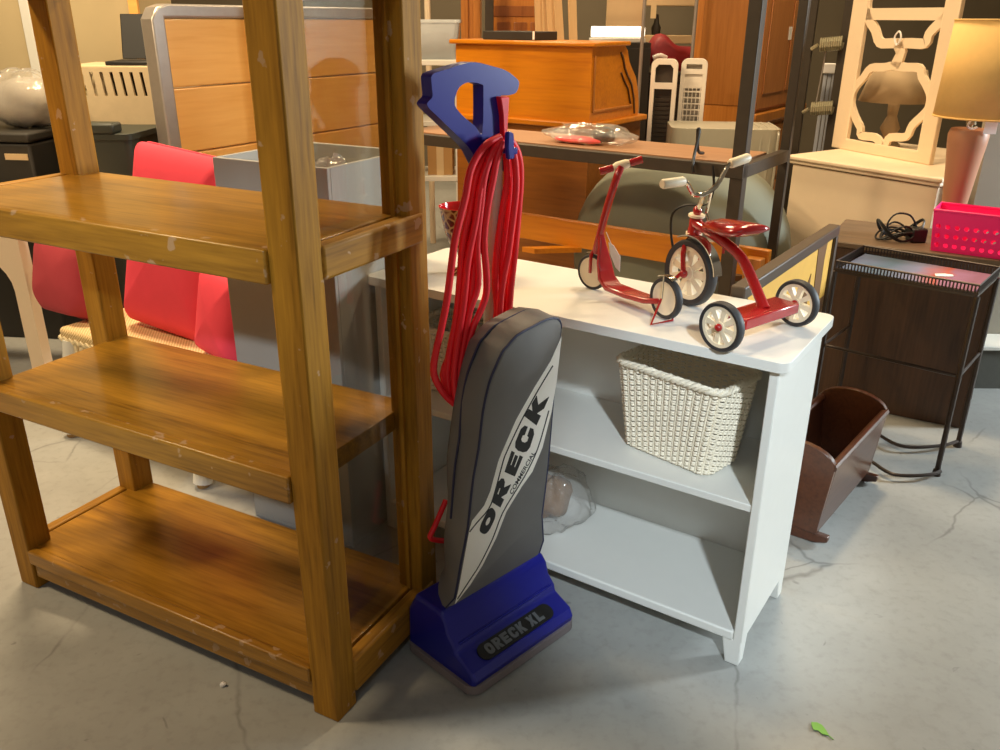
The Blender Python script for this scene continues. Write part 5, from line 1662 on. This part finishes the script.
MB().box((-0.245, -0.255, 0.87), (0.385, 0.275, 0.90)).build('lid', M['charcoal'], t, bevel=0.004)
t = thing('pet_carrier', 'beige plastic pet carrier with slotted side', 'pet carrier', (-1.66, 4.12, 0.90), math.radians(2))
slots = [[(-0.17 + 0.043 * k - 0.007, 0.135 - 0.010), (-0.17 + 0.043 * k + 0.007, 0.135 - 0.010), (-0.17 + 0.043 * k - 0.002, 0.225), (-0.17 + 0.043 * k - 0.016, 0.225)] for k in range(9)]
MB().prism([(-0.27, 0.005), (0.30, 0.005), (0.33, 0.13), (0.30, 0.245), (-0.25, 0.245), (-0.31, 0.13)], lambda p: Vector((p[0], -0.19 + 0.12 * (p[1] - 0.13) ** 2, p[1])), lambda p: Vector((p[0], -0.175, p[1])), slots).build('side', M['carrier'], t)
MB().prism([(-0.27, 0.005), (0.30, 0.005), (0.33, 0.13), (0.30, 0.245), (-0.25, 0.245), (-0.31, 0.13)], lambda p: Vector((p[0], 0.175, p[1])), lambda p: Vector((p[0], 0.19, p[1]))).build('side', M['carrier'], t)
MB().box((-0.255, -0.175, 0.235), (0.30, 0.175, 0.250)).box((-0.27, -0.175, 0.005), (0.30, 0.175, 0.015)).box((0.29, -0.175, 0.015), (0.305, 0.175, 0.235)).build('shell', M['carrier'], t, bevel=0.003)
MB().box((-0.235, -0.165, 0.02), (0.28, 0.165, 0.03)).box((-0.2, 0.15, 0.03), (0.28, 0.165, 0.23)).build('inner_mat', M['black'], t)
mb = MB()
for k in range(7):
    y = -0.15 + 0.05 * k
    mb.tube([(-0.285, y, 0.02), (-0.30, y, 0.13), (-0.26, y, 0.235)], 0.006, 6)
mb.tube([(-0.30, -0.17, 0.13), (-0.30, 0.17, 0.13)], 0.007, 6)
mb.build('door', M['carrier'], t)
MB().box((-0.335, -0.205, 0.0), (-0.265, -0.16, 0.06)).build('latch', M['carrier'], t, bevel=0.01)
t = thing('laptop', 'open black laptop on top of the pet carrier', 'laptop', (-1.57, 4.08, 1.15), math.radians(4))
MB().box((-0.17, -0.12, 0), (0.17, 0.11, 0.018)).build('base', M['black'], t, bevel=0.005)
MB().box((-0.13, -0.08, 0.018), (0.13, 0.04, 0.020)).build('keyboard', M['charcoal'], t, smooth=0)
MB().prism([(-0.17, 0.018), (0.17, 0.018), (0.17, 0.21), (-0.17, 0.21)], lambda p: Vector((p[0], 0.11 + (p[1] - 0.018) * 0.28, p[1])), lambda p: Vector((p[0], 0.122 + (p[1] - 0.018) * 0.28, p[1]))).build('screen', M['black'], t, bevel=0.004)
o = MB().box((-0.022, -0.015, 0), (0.022, 0.015, 2.0)).build('wooden_pole', M['maple'], None, bevel=0.003)
o.location = (-1.775, 4.47, 0.0)
tag(o, 'pale wooden pole standing behind the pet carrier and laptop', 'pole')
t = thing('plastic_bag', 'clear plastic wrapped grey bundle on the black trunk at left', 'bag', (-2.03, 3.80, 0.905), 0)
MB().loft(crumple((0, 0, 0.115), (0.17, 0.13, 0.12), 36, 16, 0.05, 41, 0.002)).build('film', M['plastic_film'], t, smooth=50)
MB().loft(crumple((0, 0, 0.10), (0.13, 0.10, 0.10), 24, 12, 0.07, 42, 0.004)).build('bundle', plain('grey_bundle', C(150, 140, 124), 0.7, noise=0.2, scale=8), t, smooth=60)
t = thing('tall_cupboard', 'tall cream cupboard with a white edge strip at the far left', 'cupboard', (-2.75, 4.55, 0), 0)
MB().box((-0.35, 0, 0), (0.97, 0.45, 1.95)).build('body', plain('cream_door', C(190, 172, 134), 0.6, noise=0.12, scale=4), t, bevel=0.004)
MB().box((0.385, -0.012, 0.0), (0.43, 0.0, 1.95)).build('edge_strip', M['white_paint'], t, bevel=0.003)

# floor litter
o = MB().prism([(-0.022, 0.0), (-0.010, 0.008), (0.0, 0.006), (0.006, 0.013), (0.016, 0.006), (0.022, -0.002), (0.014, -0.010), (0.004, -0.012), (-0.010, -0.007)], lambda p: Vector((p[0], p[1], 0.0015 + 8 * p[1] ** 2)), lambda p: Vector((p[0], p[1], 0.003 + 8 * p[1] ** 2))).tube([(-0.022, 0, 0.002), (-0.032, 0.001, 0.002)], 0.0012, 5).build('leaf', M['leaf'], None)
o.location = (0.664, 1.341, 0)
o.rotation_euler = (0, 0, 2.2)
tag(o, 'small green leaf on the concrete floor at lower right', 'leaf')
o = MB().loft(crumple((0, 0, 0.005), (0.007, 0.006, 0.005), 12, 6, 0.12, 51, 0.0005)).build('pebble', M['paper'], None)
o.location = (-0.601, 1.456, 0)
tag(o, 'small white chip on the floor before the shelving unit', 'pebble')
